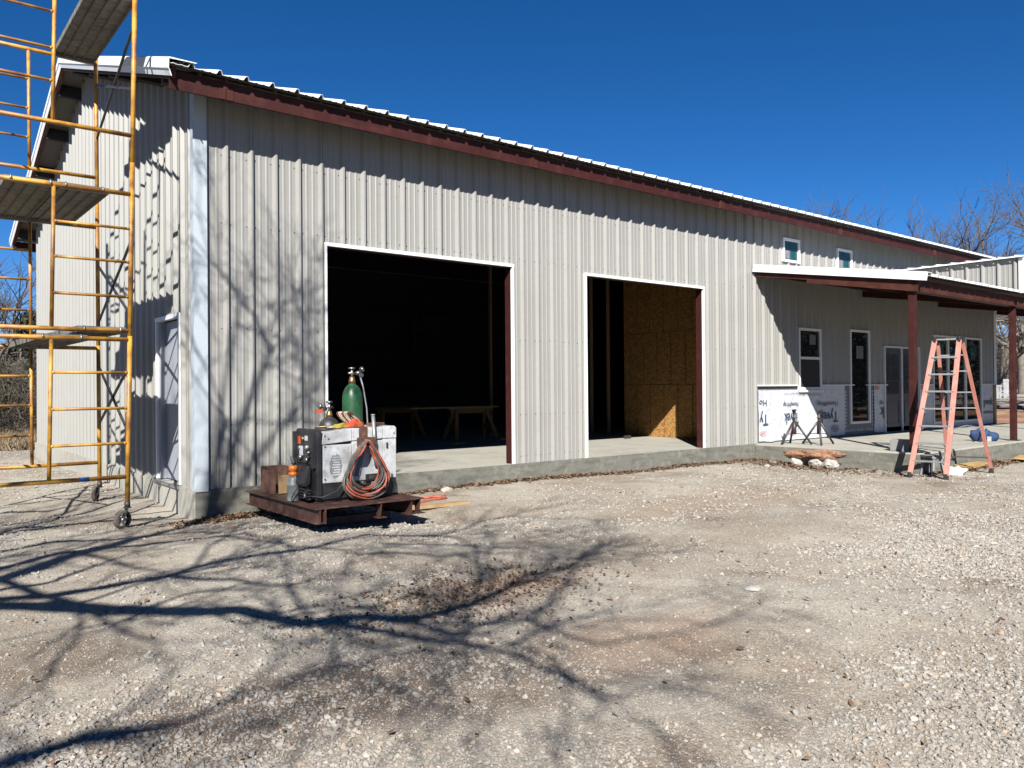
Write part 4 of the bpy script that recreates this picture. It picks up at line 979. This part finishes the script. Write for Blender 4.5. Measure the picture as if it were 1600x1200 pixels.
for k in range(7):
    f = (.27+.283*k)/2.25; p = Af.lerp(ta, f); q = Bf.lerp(tb, f); st = MB().bar(p, q, .09, .028).build('step', M['alu'], la, bevel=.003); putk(st, LO)
    d = (q-p).normalized()
    for s_, e_ in ((p, d), (q, -d)):
        putk(MB().bar(s_+Vector((0, 0, -.09)), s_+e_*.09+Vector((0, 0, -.012)), .02, .008).build('step_brace', M['alu'], st), LO)
for k, f in enumerate((.12, .34, .5, .62, .78, .9)):
    p = Cf.lerp(tc_, f); q = Df.lerp(td, f); putk(MB().bar(p, q, .035 if k else .05, .02).build('rear_brace', M['darksteel'] if k == 0 else M['alu'], la), LO)
for p, q, f in ((Bf, tb, .35), (Af, ta, .35)):
    a = p.lerp(q, f); b = (Cf.lerp(tc_, f) if p is Bf else Df.lerp(td, f)); m_ = (a+b)/2+Vector((0, 0, .05))
    putk(MB().bar(a, m_, .012, .02).bar(m_, b, .012, .02).build('spreader', M['alu'], la), LO)
for a_, b_ in ((ta, td), (tb, tc_)):
    c_ = (a_+b_)/2; putk(MB().box(c_.x-.1, c_.x+.1, c_.y-.03, c_.y+.03, 2.16, 2.27).build('top_cap', M['blackplastic'], la, bevel=.015), LO)
c0, c1 = (ta+td)/2, (tb+tc_)/2
putk(MB().bar(c0+Vector((0, 0, .03)), c1+Vector((0, 0, .03)), .13, .022).build('top_tray', M['alu'], la, bevel=.004), LO)

# things around the ladder
o = MB().box(-.1, .1, -.2, .2, 0, .2).build('concrete_block', M['block'], bevel=.01); o.location = (11.1, -2.98, ZS); o.rotation_euler = (0, 0, .2); o.location = (11.28, -2.85, ZS); tag(o, 'grey concrete block on the porch slab behind the near post', 'block')
bk = thing('step_stool', 'low grey step stool against the porch slab edge under the ladder', 'stool', (10.9, -3.5, float(hz(10.9, -3.5))), .9)
MB().box(-.2, .2, -.1, .1, .3, .34).build('seat', M['block'], bk, bevel=.006)
for sx in (-1, 1):
    for sy in (-1, 1): MB().bar((sx*.15, sy*.06, .3), (sx*.2, sy*.1, 0), .05, .03, up=(0, 1, 0)).build('leg', M['block'], bk)
blob('plastic_sheet', 'crumpled white plastic sheet on the ground under the ladder', 'plastic sheet', gp(11.15, -3.75, .0), (.2, .13, .12), M['plastic'], 9, .9, 3)
for k, (x_, y_, rz, ln, lb) in enumerate(((12.3, -3.55, .1, .55, 'pale yellow board on the ground right of the ladder feet, lower one'), (12.6, -3.45, -.05, .45, 'pale yellow board on the ground right of the ladder, against the slab'), (14.6, -3.6, .2, .4, 'yellow board offcut on the ground before the far porch post'))):
    o = MB().box(-ln, ln, -.09, .09, 0, .03).build('lumber_board', M['woodyel']); o.location = gp(x_, y_, .03+.02*k); o.rotation_euler = (.05, 0, rz); tag(o, lb, 'board')
bb = thing('tool_bag', 'crumpled blue tool bag with dark straps on the porch by the far post', 'bag', (15.0, -2.75, ZS))
o = blob('pouch', None, None, (0, 0, 0), (.2, .16, .2), M['blue'], 6, .9, 3); o.parent = bb
MB().tube([(-.2, -.05, .03), (-.4, -.1, .02), (-.5, 0, .02), (-.3, .06, .03)], .015, 6).build('strap', M['rubber'], bb); MB().box(-.2, -.12, -.19, -.14, .0, .1).build('tag', M['white'], bb)

# ------------------------------------------------------------------ trees
def inview(p, m=.12):
    d = Vector(p)-CAM; z = d.dot(F)
    if z < .3: return False
    return abs(d.dot(Rv)/z) < .643+m and abs(d.dot(Uv)/z) < .482+m
class Tree:
    def __init__(s, seed, guard=False): s.r = random.Random(seed); s.big = MB(); s.small = MB(); s.guard = guard; s.n = 0
    def limb(s, pts, r0, r1, n=7, mb=None):
        k = len(pts); (mb or (s.big if r0 > .05 else s.small)).tube(pts, [r0+(r1-r0)*i/(k-1) for i in range(k)], n, cap=False)
    def grow(s, p, d, r, ln, depth, minr=.004, spread=.75, droop=0):
        if s.guard and inview(p, .2): return
        rr = s.r; k = 4 if depth > 1 else 3; pts = [p]; q = p.copy(); dd = d.copy()
        for i in range(k):
            dd = (dd+Vector((rr.gauss(0, .22), rr.gauss(0, .22), rr.gauss(.03-droop, .17)))).normalized(); q = q+dd*ln/k
            if s.guard and inview(q, .15): break
            pts.append(q.copy())
        if len(pts) < 2: return
        re_ = max(minr*.6, r*.55); s.n += 1
        s.limb(pts, r, re_, 6 if r > .05 else (4 if r > .018 else 3))
        if depth <= 0: return
        m = rr.choice((2, 3, 3)) if depth > 1 else rr.choice((2, 3))
        kk = len(pts)
        for i in range(m+1):
            t = rr.uniform(.35, 1) if i else 1; j = min(kk-1, max(1, int(t*(kk-1)+.5))); a = pts[j]; base = (pts[j]-pts[j-1]).normalized()
            side = Vector((rr.gauss(0, 1), rr.gauss(0, 1), rr.gauss(0, .8))); side = (side-base*side.dot(base)); 
            if side.length < .01: continue
            nd = (base+side.normalized()*rr.uniform(.45, 1.1)*spread).normalized()
            s.grow(a, nd, max(minr, r*rr.uniform(.45, .62)), ln*rr.uniform(.6, .82), depth-1, minr, spread, droop)
def oak(seed, h, r, label, loc, depth=6, pale=False, spread=.85, cat='tree', group=None):
    T = Tree(seed); t = thing('bare_oak_tree', label, cat, loc, 0, group)
    rr = T.r; p = Vector((0, 0, -.3)); pts = [p]; q = p.copy()
    for i in range(3): q = q+Vector((rr.gauss(0, .1), rr.gauss(0, .1), h*.11)); pts.append(q.copy())
    T.big.tube(pts, [r*1.35, r*1.05, r, r*.9], 9, cap=False)
    for k in range(5):
        a = k*1.2566+rr.uniform(-.3, .3); d = Vector((math.cos(a)*.8, math.sin(a)*.8, rr.uniform(.5, 1.2))).normalized()
        T.grow(q, d, r*.5, h*.3, depth-1, .007, spread)
    T.big.build('trunk', M['barkpale' if pale else 'bark'], t); T.small.build('crown', M['twig'], t)
    return t
def cedar(seed, h, w_, label, loc, group=None):
    t = thing('cedar_tree', label, 'tree', loc, 0, group); rr = np.random.RandomState(seed)
    MB().tube([(0, 0, -.3), (0, 0, h*.8)], [.14, .04], 7).build('trunk', M['bark'], t)
    n = 5200; u = rr.rand(n); zz = h*(.04+.96*u); cl = rr.rand(n)*6.283; lump = .72+.28*np.sin(cl*3+zz*2.1+seed)*np.sin(zz*3.3+cl*2)
    rad = w_*np.clip(np.sqrt(np.clip(1-u**1.6, 0, 1)), .02, 1)*lump*np.sqrt(rr.rand(n)*.75+.25)
    c = np.stack([rad*np.cos(cl), rad*np.sin(cl), zz], -1); s_ = .07+.1*rr.rand(n, 1)
    a = rr.randn(n, 3); a /= np.linalg.norm(a, axis=1, keepdims=True); b = rr.randn(n, 3); b /= np.linalg.norm(b, axis=1, keepdims=True)
    V_ = np.stack([c-a*s_*.5, c+a*s_*.5+b*s_*.2, c+b*s_*1.3], 1).reshape(-1, 3)
    o = npmesh('foliage', V_, np.arange(n*3).reshape(-1, 3), M['cedar']); o.parent = t; return t

# big bare oak left of the camera, outside the picture: it throws the branch shadows
st = thing('bare_oak_tree', 'bare oak tree beside the camera whose branches throw the shadows on the gravel', 'tree', (-9.2, -9.6, 0))
T = Tree(21, True)
K = Vector((-math.sin(SAZ)/math.tan(SEL), -math.cos(SAZ)/math.tan(SEL), 1))
def ray(px, py): d = F+Rv*((px-800)/1244.45)-Uv*((py-600)/1244.45); return d
def g0(px, py): d = ray(px, py); return CAM+d*(-CAM.z/d.z)
crotch = Vector((-9.0, -9.5, 3.0))
T.big.tube([(-9.2, -9.6, -.3), (-9.15, -9.6, .4), (-9.1, -9.5, 1.6), crotch], [.42, .33, .28, .27], 12, cap=False)
def traced(px, h0, h1, r0, r1, root=True, twigs=1.0, depth=3):
    G = [g0(*p) for p in px]; n = len(G); pts = [g+K*(h0+(h1-h0)*(i/(n-1))**.8+T.r.gauss(0, .05)) for i, g in enumerate(G)]
    r0 *= 1.45 if r0 > .035 else 2.0; r1 = max(.012, r1*1.9); rad = [r0+(r1-r0)*i/(n-1) for i in range(n)]
    if root:
        a = pts[0]; mid = crotch.lerp(a, .5)+Vector((0, 0, .35)); pre = [crotch, crotch.lerp(mid, .6), mid, mid.lerp(a, .6)]; T.big.tube(pre+pts, [r0*1.9, r0*1.7, r0*1.5, r0*1.2]+rad, 7, cap=False)
    else: T.big.tube(pts, rad, 6, cap=False)
    for i in range(1, n):
        for _ in range(2):
            if T.r.random() < .75*twigs:
                base = (pts[i]-pts[i-1]).normalized(); sd = Vector((T.r.gauss(0, 1), T.r.gauss(0, 1), T.r.gauss(.2, .6))).normalized()
                T.grow(pts[i], (base*.9+sd*.9).normalized(), max(.009, rad[i]*.32), T.r.uniform(.4, .9), depth-1, .005)
    base = (pts[-1]-pts[-2]).normalized(); [T.grow(pts[-1], (base+Vector((T.r.gauss(0, .4), T.r.gauss(0, .4), T.r.gauss(0, .3)))).normalized(), max(.006, rad[-1]*.7), .7, depth, .0035) for _ in range(2)]
    return pts
traced([(0, 950), (100, 950), (200, 952), (310, 956), (380, 954), (430, 965), (480, 975), (520, 967), (575, 962), (625, 970), (665, 960), (710, 950), (750, 937), (795, 918)], 3.5, 4.9, .055, .018)
traced([(520, 972), (600, 985), (650, 995), (725, 1000), (800, 1015), (850, 1035), (890, 1050)], 4.2, 4.8, .018, .006, False, .7, 2)
traced([(0, 940), (65, 935), (125, 925), (185, 915), (225, 907), (260, 900), (300, 887), (350, 875), (410, 867), (475, 861), (525, 850), (575, 837), (640, 835), (700, 835), (730, 845)], 3.9, 5.4, .042, .009)
traced([(260, 900), (310, 905), (360, 905), (400, 912), (450, 915), (480, 907), (520, 905)], 4.4, 5.0, .016, .006, False)
traced([(450, 917), (470, 945), (482, 962), (510, 980)], 4.9, 4.6, .012, .012, False, .4)
traced([(0, 890), (60, 877), (100, 867), (150, 860), (210, 855), (280, 845), (340, 835), (380, 832), (440, 845), (455, 860)], 4.1, 5.3, .034, .007)
traced([(0, 862), (50, 855), (100, 845), (165, 842), (240, 835), (300, 829), (360, 829), (430, 820)], 4.4, 5.5, .028, .006)
traced([(0, 835), (50, 827), (115, 817), (165, 812), (240, 807), (280, 805), (330, 800)], 4.7, 5.6, .03, .006)
traced([(600, 850), (650, 850), (740, 852), (800, 855)], 5.2, 5.6, .012, .005, False)
traced([(0, 1200), (65, 1180), (125, 1160), (175, 1148), (250, 1140), (300, 1125), (350, 1100)], 5.2, 6.6, .05, .012)
traced([(790, 915), (820, 900), (870, 890), (900, 888), (945, 877)], 4.9, 5.3, .012, .005, False)
traced([(900, 890), (875, 920), (850, 945), (800, 960)], 5.2, 4.9, .009, .006, False)
traced([(790, 1000), (840, 1010), (890, 1045), (940, 1090)], 4.9, 5.4, .009, .004, False, .5, 2)
traced([(760, 935), (770, 900), (760, 870), (775, 850)], 4.9, 5.5, .01, .005, False)
for q, h0, h1, a_, b_ in (([(125, 865), (175, 877), (215, 887), (250, 893)], 4.4, 4.7, .014, .006), ([(350, 835), (390, 842), (430, 848), (460, 855), (500, 859), (540, 862), (555, 868)], 4.9, 5.4, .013, .005),
    ([(440, 865), (450, 890), (452, 915)], 5.0, 4.8, .008, .006), ([(565, 867), (625, 865), (690, 870), (740, 862), (795, 865)], 5.2, 5.6, .013, .005), ([(740, 850), (750, 890), (745, 925), (730, 950)], 5.4, 4.9, .01, .008),
    ([(640, 835), (700, 831), (750, 812), (795, 805)], 5.2, 5.6, .012, .005), ([(0, 800), (75, 797), (140, 785), (200, 778)], 4.6, 5.2, .022, .008), ([(0, 820), (60, 810), (110, 796), (150, 776)], 4.6, 5.3, .02, .006),
    ([(800, 1000), (850, 975), (900, 960), (960, 950)], 4.9, 5.3, .011, .004), ([(820, 960), (880, 985), (940, 1000), (990, 990)], 4.9, 5.3, .011, .004), ([(700, 960), (720, 920), (760, 895), (800, 885)], 4.8, 5.3, .011, .005),
    ([(850, 1035), (900, 1060), (950, 1085)], 4.9, 5.2, .011, .005), ([(640, 968), (700, 990), (760, 985), (830, 960), (880, 930)], 4.8, 5.2, .014, .005), ([(300, 887), (330, 850), (380, 815), (430, 812)], 4.8, 5.4, .012, .005),
    ([(0, 905), (60, 930), (120, 945)], 3.9, 3.7, .018, .018), ([(0, 925), (80, 912), (150, 885), (210, 866)], 4.1, 4.8, .024, .008), ([(130, 950), (190, 985), (250, 1005)], 4.0, 4.5, .012, .004)):
    traced(q, h0, h1, a_, b_, False, .6, 2)
# upper crown (softer shadows over the corner of the building)
W1, W2 = Vector((-8.7, -9.25, 5.2)), Vector((-7.5, -8.2, 7.1))
T.big.tube([crotch, W1, W2], [.17, .12, .09], 8, cap=False)
def reach(fx, fz, hh, r0, seeds, ln, depth):
    b = Vector((fx, 0, fz))+K*hh; m1 = W2.lerp(b, .5)+Vector((0, 0, .25)); T.big.tube([W2, m1, b], [r0, r0*.7, r0*.4], 6, cap=False)
    for k in range(seeds):
        d = ((b-m1).normalized()+Vector((T.r.gauss(0, .8), T.r.gauss(0, .8), T.r.gauss(0, .7)))).normalized(); T.grow(b.lerp(m1, T.r.uniform(0, .3)), d, r0*.3, ln, depth, .004, .8)
reach(.35, 1.1, 4.6, .05, 5, .9, 3); reach(.9, 2.0, 4.8, .055, 6, .95, 3); reach(.5, 2.5, 4.6, .035, 5, .7, 3); reach(1.2, 1.2, 4.7, .045, 5, .9, 3)
for k in range(6):
    a = A(135+k*16); T.grow(crotch, Vector((math.cos(a)*.7, math.sin(a)*.7, .7)).normalized(), .12, 3.0, 4, .01, .8)
for mbx in (T.big, T.small): mbx.v = [(v[0]+9.2, v[1]+9.6, v[2]) for v in mbx.v]
T.big.build('trunk', M['bark'], st); T.small.build('crown', M['twig'], st)

def at(px, dist):
    d = ray(px, 600); d.z = 0; d.normalize(); p = CAM+d*dist; return (p.x, p.y, float(hz(p.x, p.y)))
o1 = oak(31, 9.0, .24, 'bare oak behind the roof, its crown showing widest above the fascia', at(1385, 40), 5, spread=.62)
o2 = oak(35, 9.2, .22, 'bare oak behind the roof, thin twigs showing left of the wider crown', at(1290, 38), 5, spread=.65)
o3 = oak(44, 9.8, .38, 'big bare oak at the right edge standing higher than the cross gable', at(1690, 40), 6, spread=.85)
o4 = oak(52, 9, .3, 'pale trunked bare oak seen under the porch at the right', at(1567, 62), 6, True)
def cp(o, px, dist, rz, label, sc_=1, group=None):
    c = copy_tree(o, at(px, dist), rz, label, group); c.scale = (sc_,)*3; return c
cp(o2, 1450, 35, 1.3, 'bare oak behind the far end of the roof, lowest of the crowns above it', .93)
cp(o2, -10, 34, 2, 'bare oak at the left edge behind the scaffold, crown against the sky', .75)
cp(o1, 42, 52, 4, 'bare oak left of the gable corner behind the evergreens', .62)
cp(o4, 1600, 55, 2.2, 'bare oak right of the far porch post, behind the road', .9)
cp(o2, 1545, 70, .6, 'bare oak by the building corner far behind the porch', 1.0)
c1_ = cedar(3, 4.6, 1.7, 'dark evergreen cedar behind the scaffold close to the gable corner', at(50, 36))
def cpc(px, dist, s_, rz, lb):
    c = copy_tree(c1_, at(px, dist), rz, lb, 'low evergreens at the edge of the yard'); c.scale = (s_, s_, s_*rnd.uniform(.85, 1.05)); return c
for px, dist, s_, lb in ((5, 40, .8, 'dark evergreen at the left edge of the picture behind the scaffold'), (28, 46, .9, 'dark evergreen between two bare oaks left of the gable'), (-30, 38, .85, 'dark evergreen just outside the left edge of the picture'), (1560, 78, .95, 'low evergreen behind the white posts by the building corner'), (1592, 74, 1.0, 'low evergreen behind the far porch post'), (1625, 66, .9, 'low evergreen beyond the right edge of the porch')):
    cpc(px, dist, s_, rnd.uniform(0, 6), lb)
for k, (x_, y_, s_) in enumerate(((29, -9, 1.25), (32, -13, 1.4), (36, -10, 1.5), (35, -18, 1.5), (41, -15, 1.7), (30, -20, 1.3), (27, -15, 1.2), (44, -9, 1.6), (40, -23, 1.6), (38, -5, 1.3))):
    c = copy_tree(c1_, (x_, y_, float(hz(x_, y_))), k*1.3, ('nearest', 'second', 'third', 'fourth', 'fifth', 'sixth', 'seventh', 'eighth', 'ninth', 'farthest')[k]+' evergreen of the dark row across the yard from the porch', 'evergreens across the yard outside the picture'); c.scale = (s_, s_, s_)
# distant scrub: brush masses
def scrub(name, label, centres, seed, n_per=2600, hh=3.0):
    rr = np.random.RandomState(seed); VV = []
    for (x_, y_, w_) in centres:
        n = n_per; c = np.stack([x_+rr.randn(n)*w_, y_+rr.randn(n)*w_*.5, np.zeros(n)], -1)
        top = hh*(.55+.45*vn(c[:, 0], c[:, 1], .5, seed)); c[:, 2] = hz(c[:, 0], c[:, 1])+rr.rand(n)**.8*top
        a = rr.randn(n, 3)*[1, 1, 1.4]; a /= np.linalg.norm(a, axis=1, keepdims=True); b = np.cross(a, rr.randn(n, 3)); b /= np.linalg.norm(b, axis=1, keepdims=True)
        ln = .35+.5*rr.rand(n, 1); wd = .005+.012*rr.rand(n, 1)
        VV.append(np.stack([c-a*ln/2-b*wd, c-a*ln/2+b*wd, c+a*ln/2], 1).reshape(-1, 3))
    V_ = np.concatenate(VV); o = npmesh(name, V_, np.arange(len(V_)).reshape(-1, 3), M['brush']); return tag(o, label, 'brush', None, 'stuff')
cs = [(*at(px, d)[:2], 5) for px, d in ((-80, 46), (-40, 44), (0, 48), (30, 42), (60, 50), (0, 58), (50, 62), (90, 66), (15, 34), (45, 33), (-15, 33))]
scrub('scrub_thicket', 'tangled bare brush behind the yard at the left', cs, 4, 8500, 3.6)
cs = [(*at(px, d)[:2], 6) for px, d in ((1540, 84), (1575, 80), (1600, 78), (1640, 82), (1700, 90), (1780, 90))]
scrub('scrub_thicket', 'tangled bare brush beyond the road at the right', cs, 6, 9000, 5.0)
# far wood all round
rr = np.random.RandomState(8); n = 60000; th = rr.rand(n)*6.283; ra = 170+rr.rand(n)*90
c = np.stack([ra*np.cos(th), ra*np.sin(th), np.zeros(n)], -1); c[:, 2] = rr.rand(n)*(6+4*vn(c[:, 0], c[:, 1], .03, 2))
a = rr.randn(n, 3); a /= np.linalg.norm(a, axis=1, keepdims=True); b = np.cross(a, rr.randn(n, 3)); b /= np.linalg.norm(b, axis=1, keepdims=True)
V_ = np.stack([c-a*1.2-b*.35, c-a*1.2+b*.35, c+a*1.2], 1).reshape(-1, 3)
tag(npmesh('far_wood', V_, np.arange(n*3).reshape(-1, 3), M['brush']), 'distant bare wood around the horizon', 'wood', None, 'stuff')
# road with white posts on the right
rp = at(1560, 52); q = at(1640, 50); d_ = Vector((q[0]-rp[0], q[1]-rp[1], 0)).normalized(); nrm = Vector((-d_.y, d_.x, 0)); nrm = nrm if nrm.x > 0 else -nrm
vs = []; fs = []
for k in range(-20, 41):
    for s_ in (1.0, 5.5):
        p = Vector(rp)+d_*k*1.2+nrm*s_; vs.append((p.x, p.y, float(hz(p.x, p.y))+.05+.05*(s_ > 2)))
for k in range(60): fs.append((2*k, 2*k+2, 2*k+3, 2*k+1))
tag(MB().add(vs, fs).build('road', M['asphalt']), kind='structure')
for px, dist, h_, lb in ((1560.5, 52, .75, 'short white post beside the road, the left one'), (1572, 52.5, 1.05, 'taller white post beside the road, the right one')):
    p = at(px, dist); t = MB().box(-.1, .1, -.1, .1, -.1, h_).box(-.115, .115, -.115, .115, h_-.12, h_-.06).build('road_post', M['white']); t.location = p; tag(t, lb, 'post', 'white posts beside the road')
# dirt bank and rubble on the right, behind the porch
def mound(name, cx_, cy_, lx_, ly_, h, m, rz, seed):
    n = 48; vs = []; fs = []
    for i in range(n+1):
        for j in range(n+1):
            u = (i/n-.5)*2; v = (j/n-.5)*2; f = max(0, 1-u*u)*max(0, 1-v*v); x_ = u*lx_; y_ = v*ly_; X_ = cx_+x_*math.cos(rz)-y_*math.sin(rz); Y_ = cy_+x_*math.sin(rz)+y_*math.cos(rz)
            vs.append((X_, Y_, float(hz(X_, Y_))-.05+h*f**.6*(.6+.8*float(vn(X_, Y_, .8, seed)))*(1)+(.06*float(vn(X_, Y_, 3, seed)) if f > .02 else 0)))
    for i in range(n):
        for j in range(n): a = i*(n+1)+j; fs.append((a, a+n+1, a+n+2, a+1))
    return tag(MB().add(vs, fs, True).build(name, m), kind='structure')
p = at(1590, 34); mound('dirt_bank', p[0], p[1], 9, 2.2, .25, M['dirtred'], math.atan2(d_.y, d_.x), 2)
VV = []; FF = []; base_n = 0

# ------------------------------------------------------------------ gravel and leaves
ico = bmesh.new(); bmesh.ops.create_icosphere(ico, subdivisions=1, radius=1); IV = np.array([v.co[:] for v in ico.verts]); IF = np.array([[v.index for v in f.verts] for f in ico.faces]); ico.free()
octV = np.array([(1, 0, 0), (-1, 0, 0), (0, 1, 0), (0, -1, 0), (0, 0, 1), (0, 0, -1.)]); octF = np.array([(0, 2, 4), (2, 1, 4), (1, 3, 4), (3, 0, 4), (2, 0, 5), (1, 2, 5), (3, 1, 5), (0, 3, 5)])
def scatter_pts(n, dmin, dmax, power, seed, wide=.75):
    r = np.random.RandomState(seed); d = dmin*(dmax/dmin)**(r.rand(n)**power); lat = (r.rand(n)*2-1)*wide
    fx, fy = math.sin(YAW), math.cos(YAW); x_ = CAM.x+d*fx+d*lat*fy; y_ = CAM.y+d*fy-d*lat*fx; return x_, y_, d, lat, r
def clearmask(x_, y_):
    ok = ~((x_ > -.07) & (x_ < 23.8) & (y_ > -.08) & (y_ < 11.8)); ok &= ~((x_ > 10.9) & (x_ < 23.8) & (y_ > -3.36) & (y_ < .1)); return ok
def gravel_density(x_, y_):
    f = vn(x_, y_, .6, 21)*.5+vn(x_, y_, 1.7, 22)*.3+vn(x_, y_, 5, 23)*.2
    right = sst((x_*.78-(y_+9.5)*.62+1.2)/3.0)*sst((-y_-4.2)/2.0)      # stony patch towards the near right
    bare = np.exp(-((x_-4.6)**2/6+(y_+4.2)**2/1.6))*.35+np.exp(-((x_+1.1)**2/.8+(y_+5.8)**2/.35))*.3
    return np.clip(sst((f-.38)/.26)*.85+.5*right-bare+.03, .03, 1)
def stones(name, n, dmin, dmax, s0, s1, seed, baseV, baseF, label, power=1.0, dens=True):
    x_, y_, d, lat, r = scatter_pts(n, dmin, dmax, power, seed)
    keep = clearmask(x_, y_)
    if dens: keep &= r.rand(n) < gravel_density(x_, y_)
    x_, y_, d = x_[keep], y_[keep], d[keep]; n = len(x_)
    big = sst((x_*.78-(y_+9.5)*.62+1.2)/3.0)*sst((-y_-4.2)/2.0); size = s0+(s1-s0)*r.rand(n)**(4.5-2.2*big); size *= np.clip(.8+.04*d, .9, 1.35)
    R = r.randn(n, 3, 3); R, _ = np.linalg.qr(R)
    sc3 = size[:, None]*np.stack([.8+.5*r.rand(n), .65+.4*r.rand(n), .5+.35*r.rand(n)], -1)
    jit = 1+.42*(r.rand(n, len(baseV), 1)-.5)*2
    loc = baseV[None]*jit*sc3[:, None, :]
    yawr = r.rand(n)*6.283; tl = r.randn(n)*.35; c, s = np.cos(yawr), np.sin(yawr)
    lx_ = loc[..., 0]*c[:, None]-loc[..., 1]*s[:, None]; ly_ = loc[..., 0]*s[:, None]+loc[..., 1]*c[:, None]; lz_ = loc[..., 2]+lx_*np.sin(tl)[:, None]*.6
    V_ = np.stack([x_[:, None]+lx_, y_[:, None]+ly_, hz(x_, y_)[:, None]+(size*.22)[:, None]+lz_], -1).reshape(-1, 3)
    F_ = (baseF[None]+(np.arange(n)*len(baseV))[:, None, None]).reshape(-1, 3)
    t = .15+.105*r.rand(n, 1); hue = np.where(r.rand(n, 1) < .12, [[1.1, .88, .68]], [[1.06, .97, .85]]); hue = np.where(r.rand(n, 1) < .2, [[.95, .9, .82]], hue)
    tint = np.repeat(t*hue, len(baseV), 0)
    return tag(npmesh(name, V_, F_, M['stone'], False, tint), label, 'gravel', None, 'stuff')
stones('gravel', 105000, 2.6, 9, .005, .018, 61, IV, IF, 'crushed limestone gravel spread over the near yard')
stones('gravel', 130000, 6, 24, .007, .02, 62, octV, octF, 'crushed limestone gravel farther out along the building')
stones('gravel', 110000, 2.6, 11, .003, .008, 63, octV, octF, 'fine chips between the larger gravel stones', .9, False)
def leaves(n, fn, seed, label, size=.03):
    r = np.random.RandomState(seed); x_, y_ = fn(r, n); k = clearmask(x_, y_); x_, y_ = x_[k], y_[k]; n = len(x_)
    a = r.rand(n)*6.283; s = size*(.5+r.rand(n)); u = np.stack([np.cos(a), np.sin(a), r.randn(n)*.35], -1)*s[:, None]; v = np.stack([-np.sin(a), np.cos(a), r.randn(n)*.35], -1)*s[:, None]*.5
    c = np.stack([x_, y_, hz(x_, y_)+.012+.012*r.rand(n)], -1)
    V_ = np.stack([c-u, c+v, c+u+[0, 0, .006], c-v], 1).reshape(-1, 3); F_ = np.arange(n*4).reshape(-1, 4)
    t = (.3+.6*r.rand(n, 1)); tint = np.repeat(t*np.where(r.rand(n, 1) < .5, [[.14, .07, .035]], [[.18, .115, .065]]), 4, 0)
    return tag(npmesh('leaf_litter', V_, F_, M['leaf'], False, tint), label, 'leaves', None, 'stuff')
leaves(6000, lambda r, n: (2.0+r.rand(n)*8.9, -.06-np.abs(r.randn(n))*.1), 71, 'brown dead leaves drifted along the slab edge')
leaves(1600, lambda r, n: (.05+r.randn(n)*.25+.2, -.1-np.abs(r.randn(n))*.1), 72, 'dead leaves by the slab corner left of the skid')
leaves(2600, lambda r, n: (11+r.rand(n)*6, -3.38-np.abs(r.randn(n))*.16), 74, 'dead leaves along the front of the porch slab')
leaves(1500, lambda r, n: (10.5+r.randn(n)*.3, -1.2+r.randn(n)*.9), 75, 'dead leaves in the corner between slab and porch')
leaves(1500, lambda r, n: (.4+r.randn(n)*.6, -4.9+r.randn(n)*.33), 73, 'dead leaves scattered where the branch shadows meet', .016)
leaves(700, lambda r, n: (-3+r.rand(n)*14, -9+r.rand(n)*8), 76, 'single dead leaves strewn over the gravel', .018)
def tufts():
    r = np.random.RandomState(5); n = 30000; px = r.rand(n)*260-120; dist = 24+r.rand(n)*22
    fx = np.array([at(p, 1)[:2] for p in np.linspace(-120, 140, 14)]); u = (px+120)/260*13; i = np.clip(u.astype(int), 0, 12); f = (u-i)[:, None]
    dv = fx[i]*(1-f)+fx[i+1]*f-np.array([CAM.x, CAM.y]); x_ = CAM.x+dv[:, 0]*dist; y_ = CAM.y+dv[:, 1]*dist
    c = np.stack([x_, y_, hz(x_, y_)], -1); a = r.rand(n)*6.283; w_ = np.stack([np.cos(a), np.sin(a), a*0], -1)*.03; t = np.stack([r.randn(n)*.08, r.randn(n)*.08, .12+.2*r.rand(n)], -1)
    V_ = np.stack([c-w_, c+w_, c+t], 1).reshape(-1, 3); tag(npmesh('dry_grass', V_, np.arange(n*3).reshape(-1, 3), M['grass']), 'dry grass at the edge of the yard behind the scaffold', 'grass', None, 'stuff')
tufts()
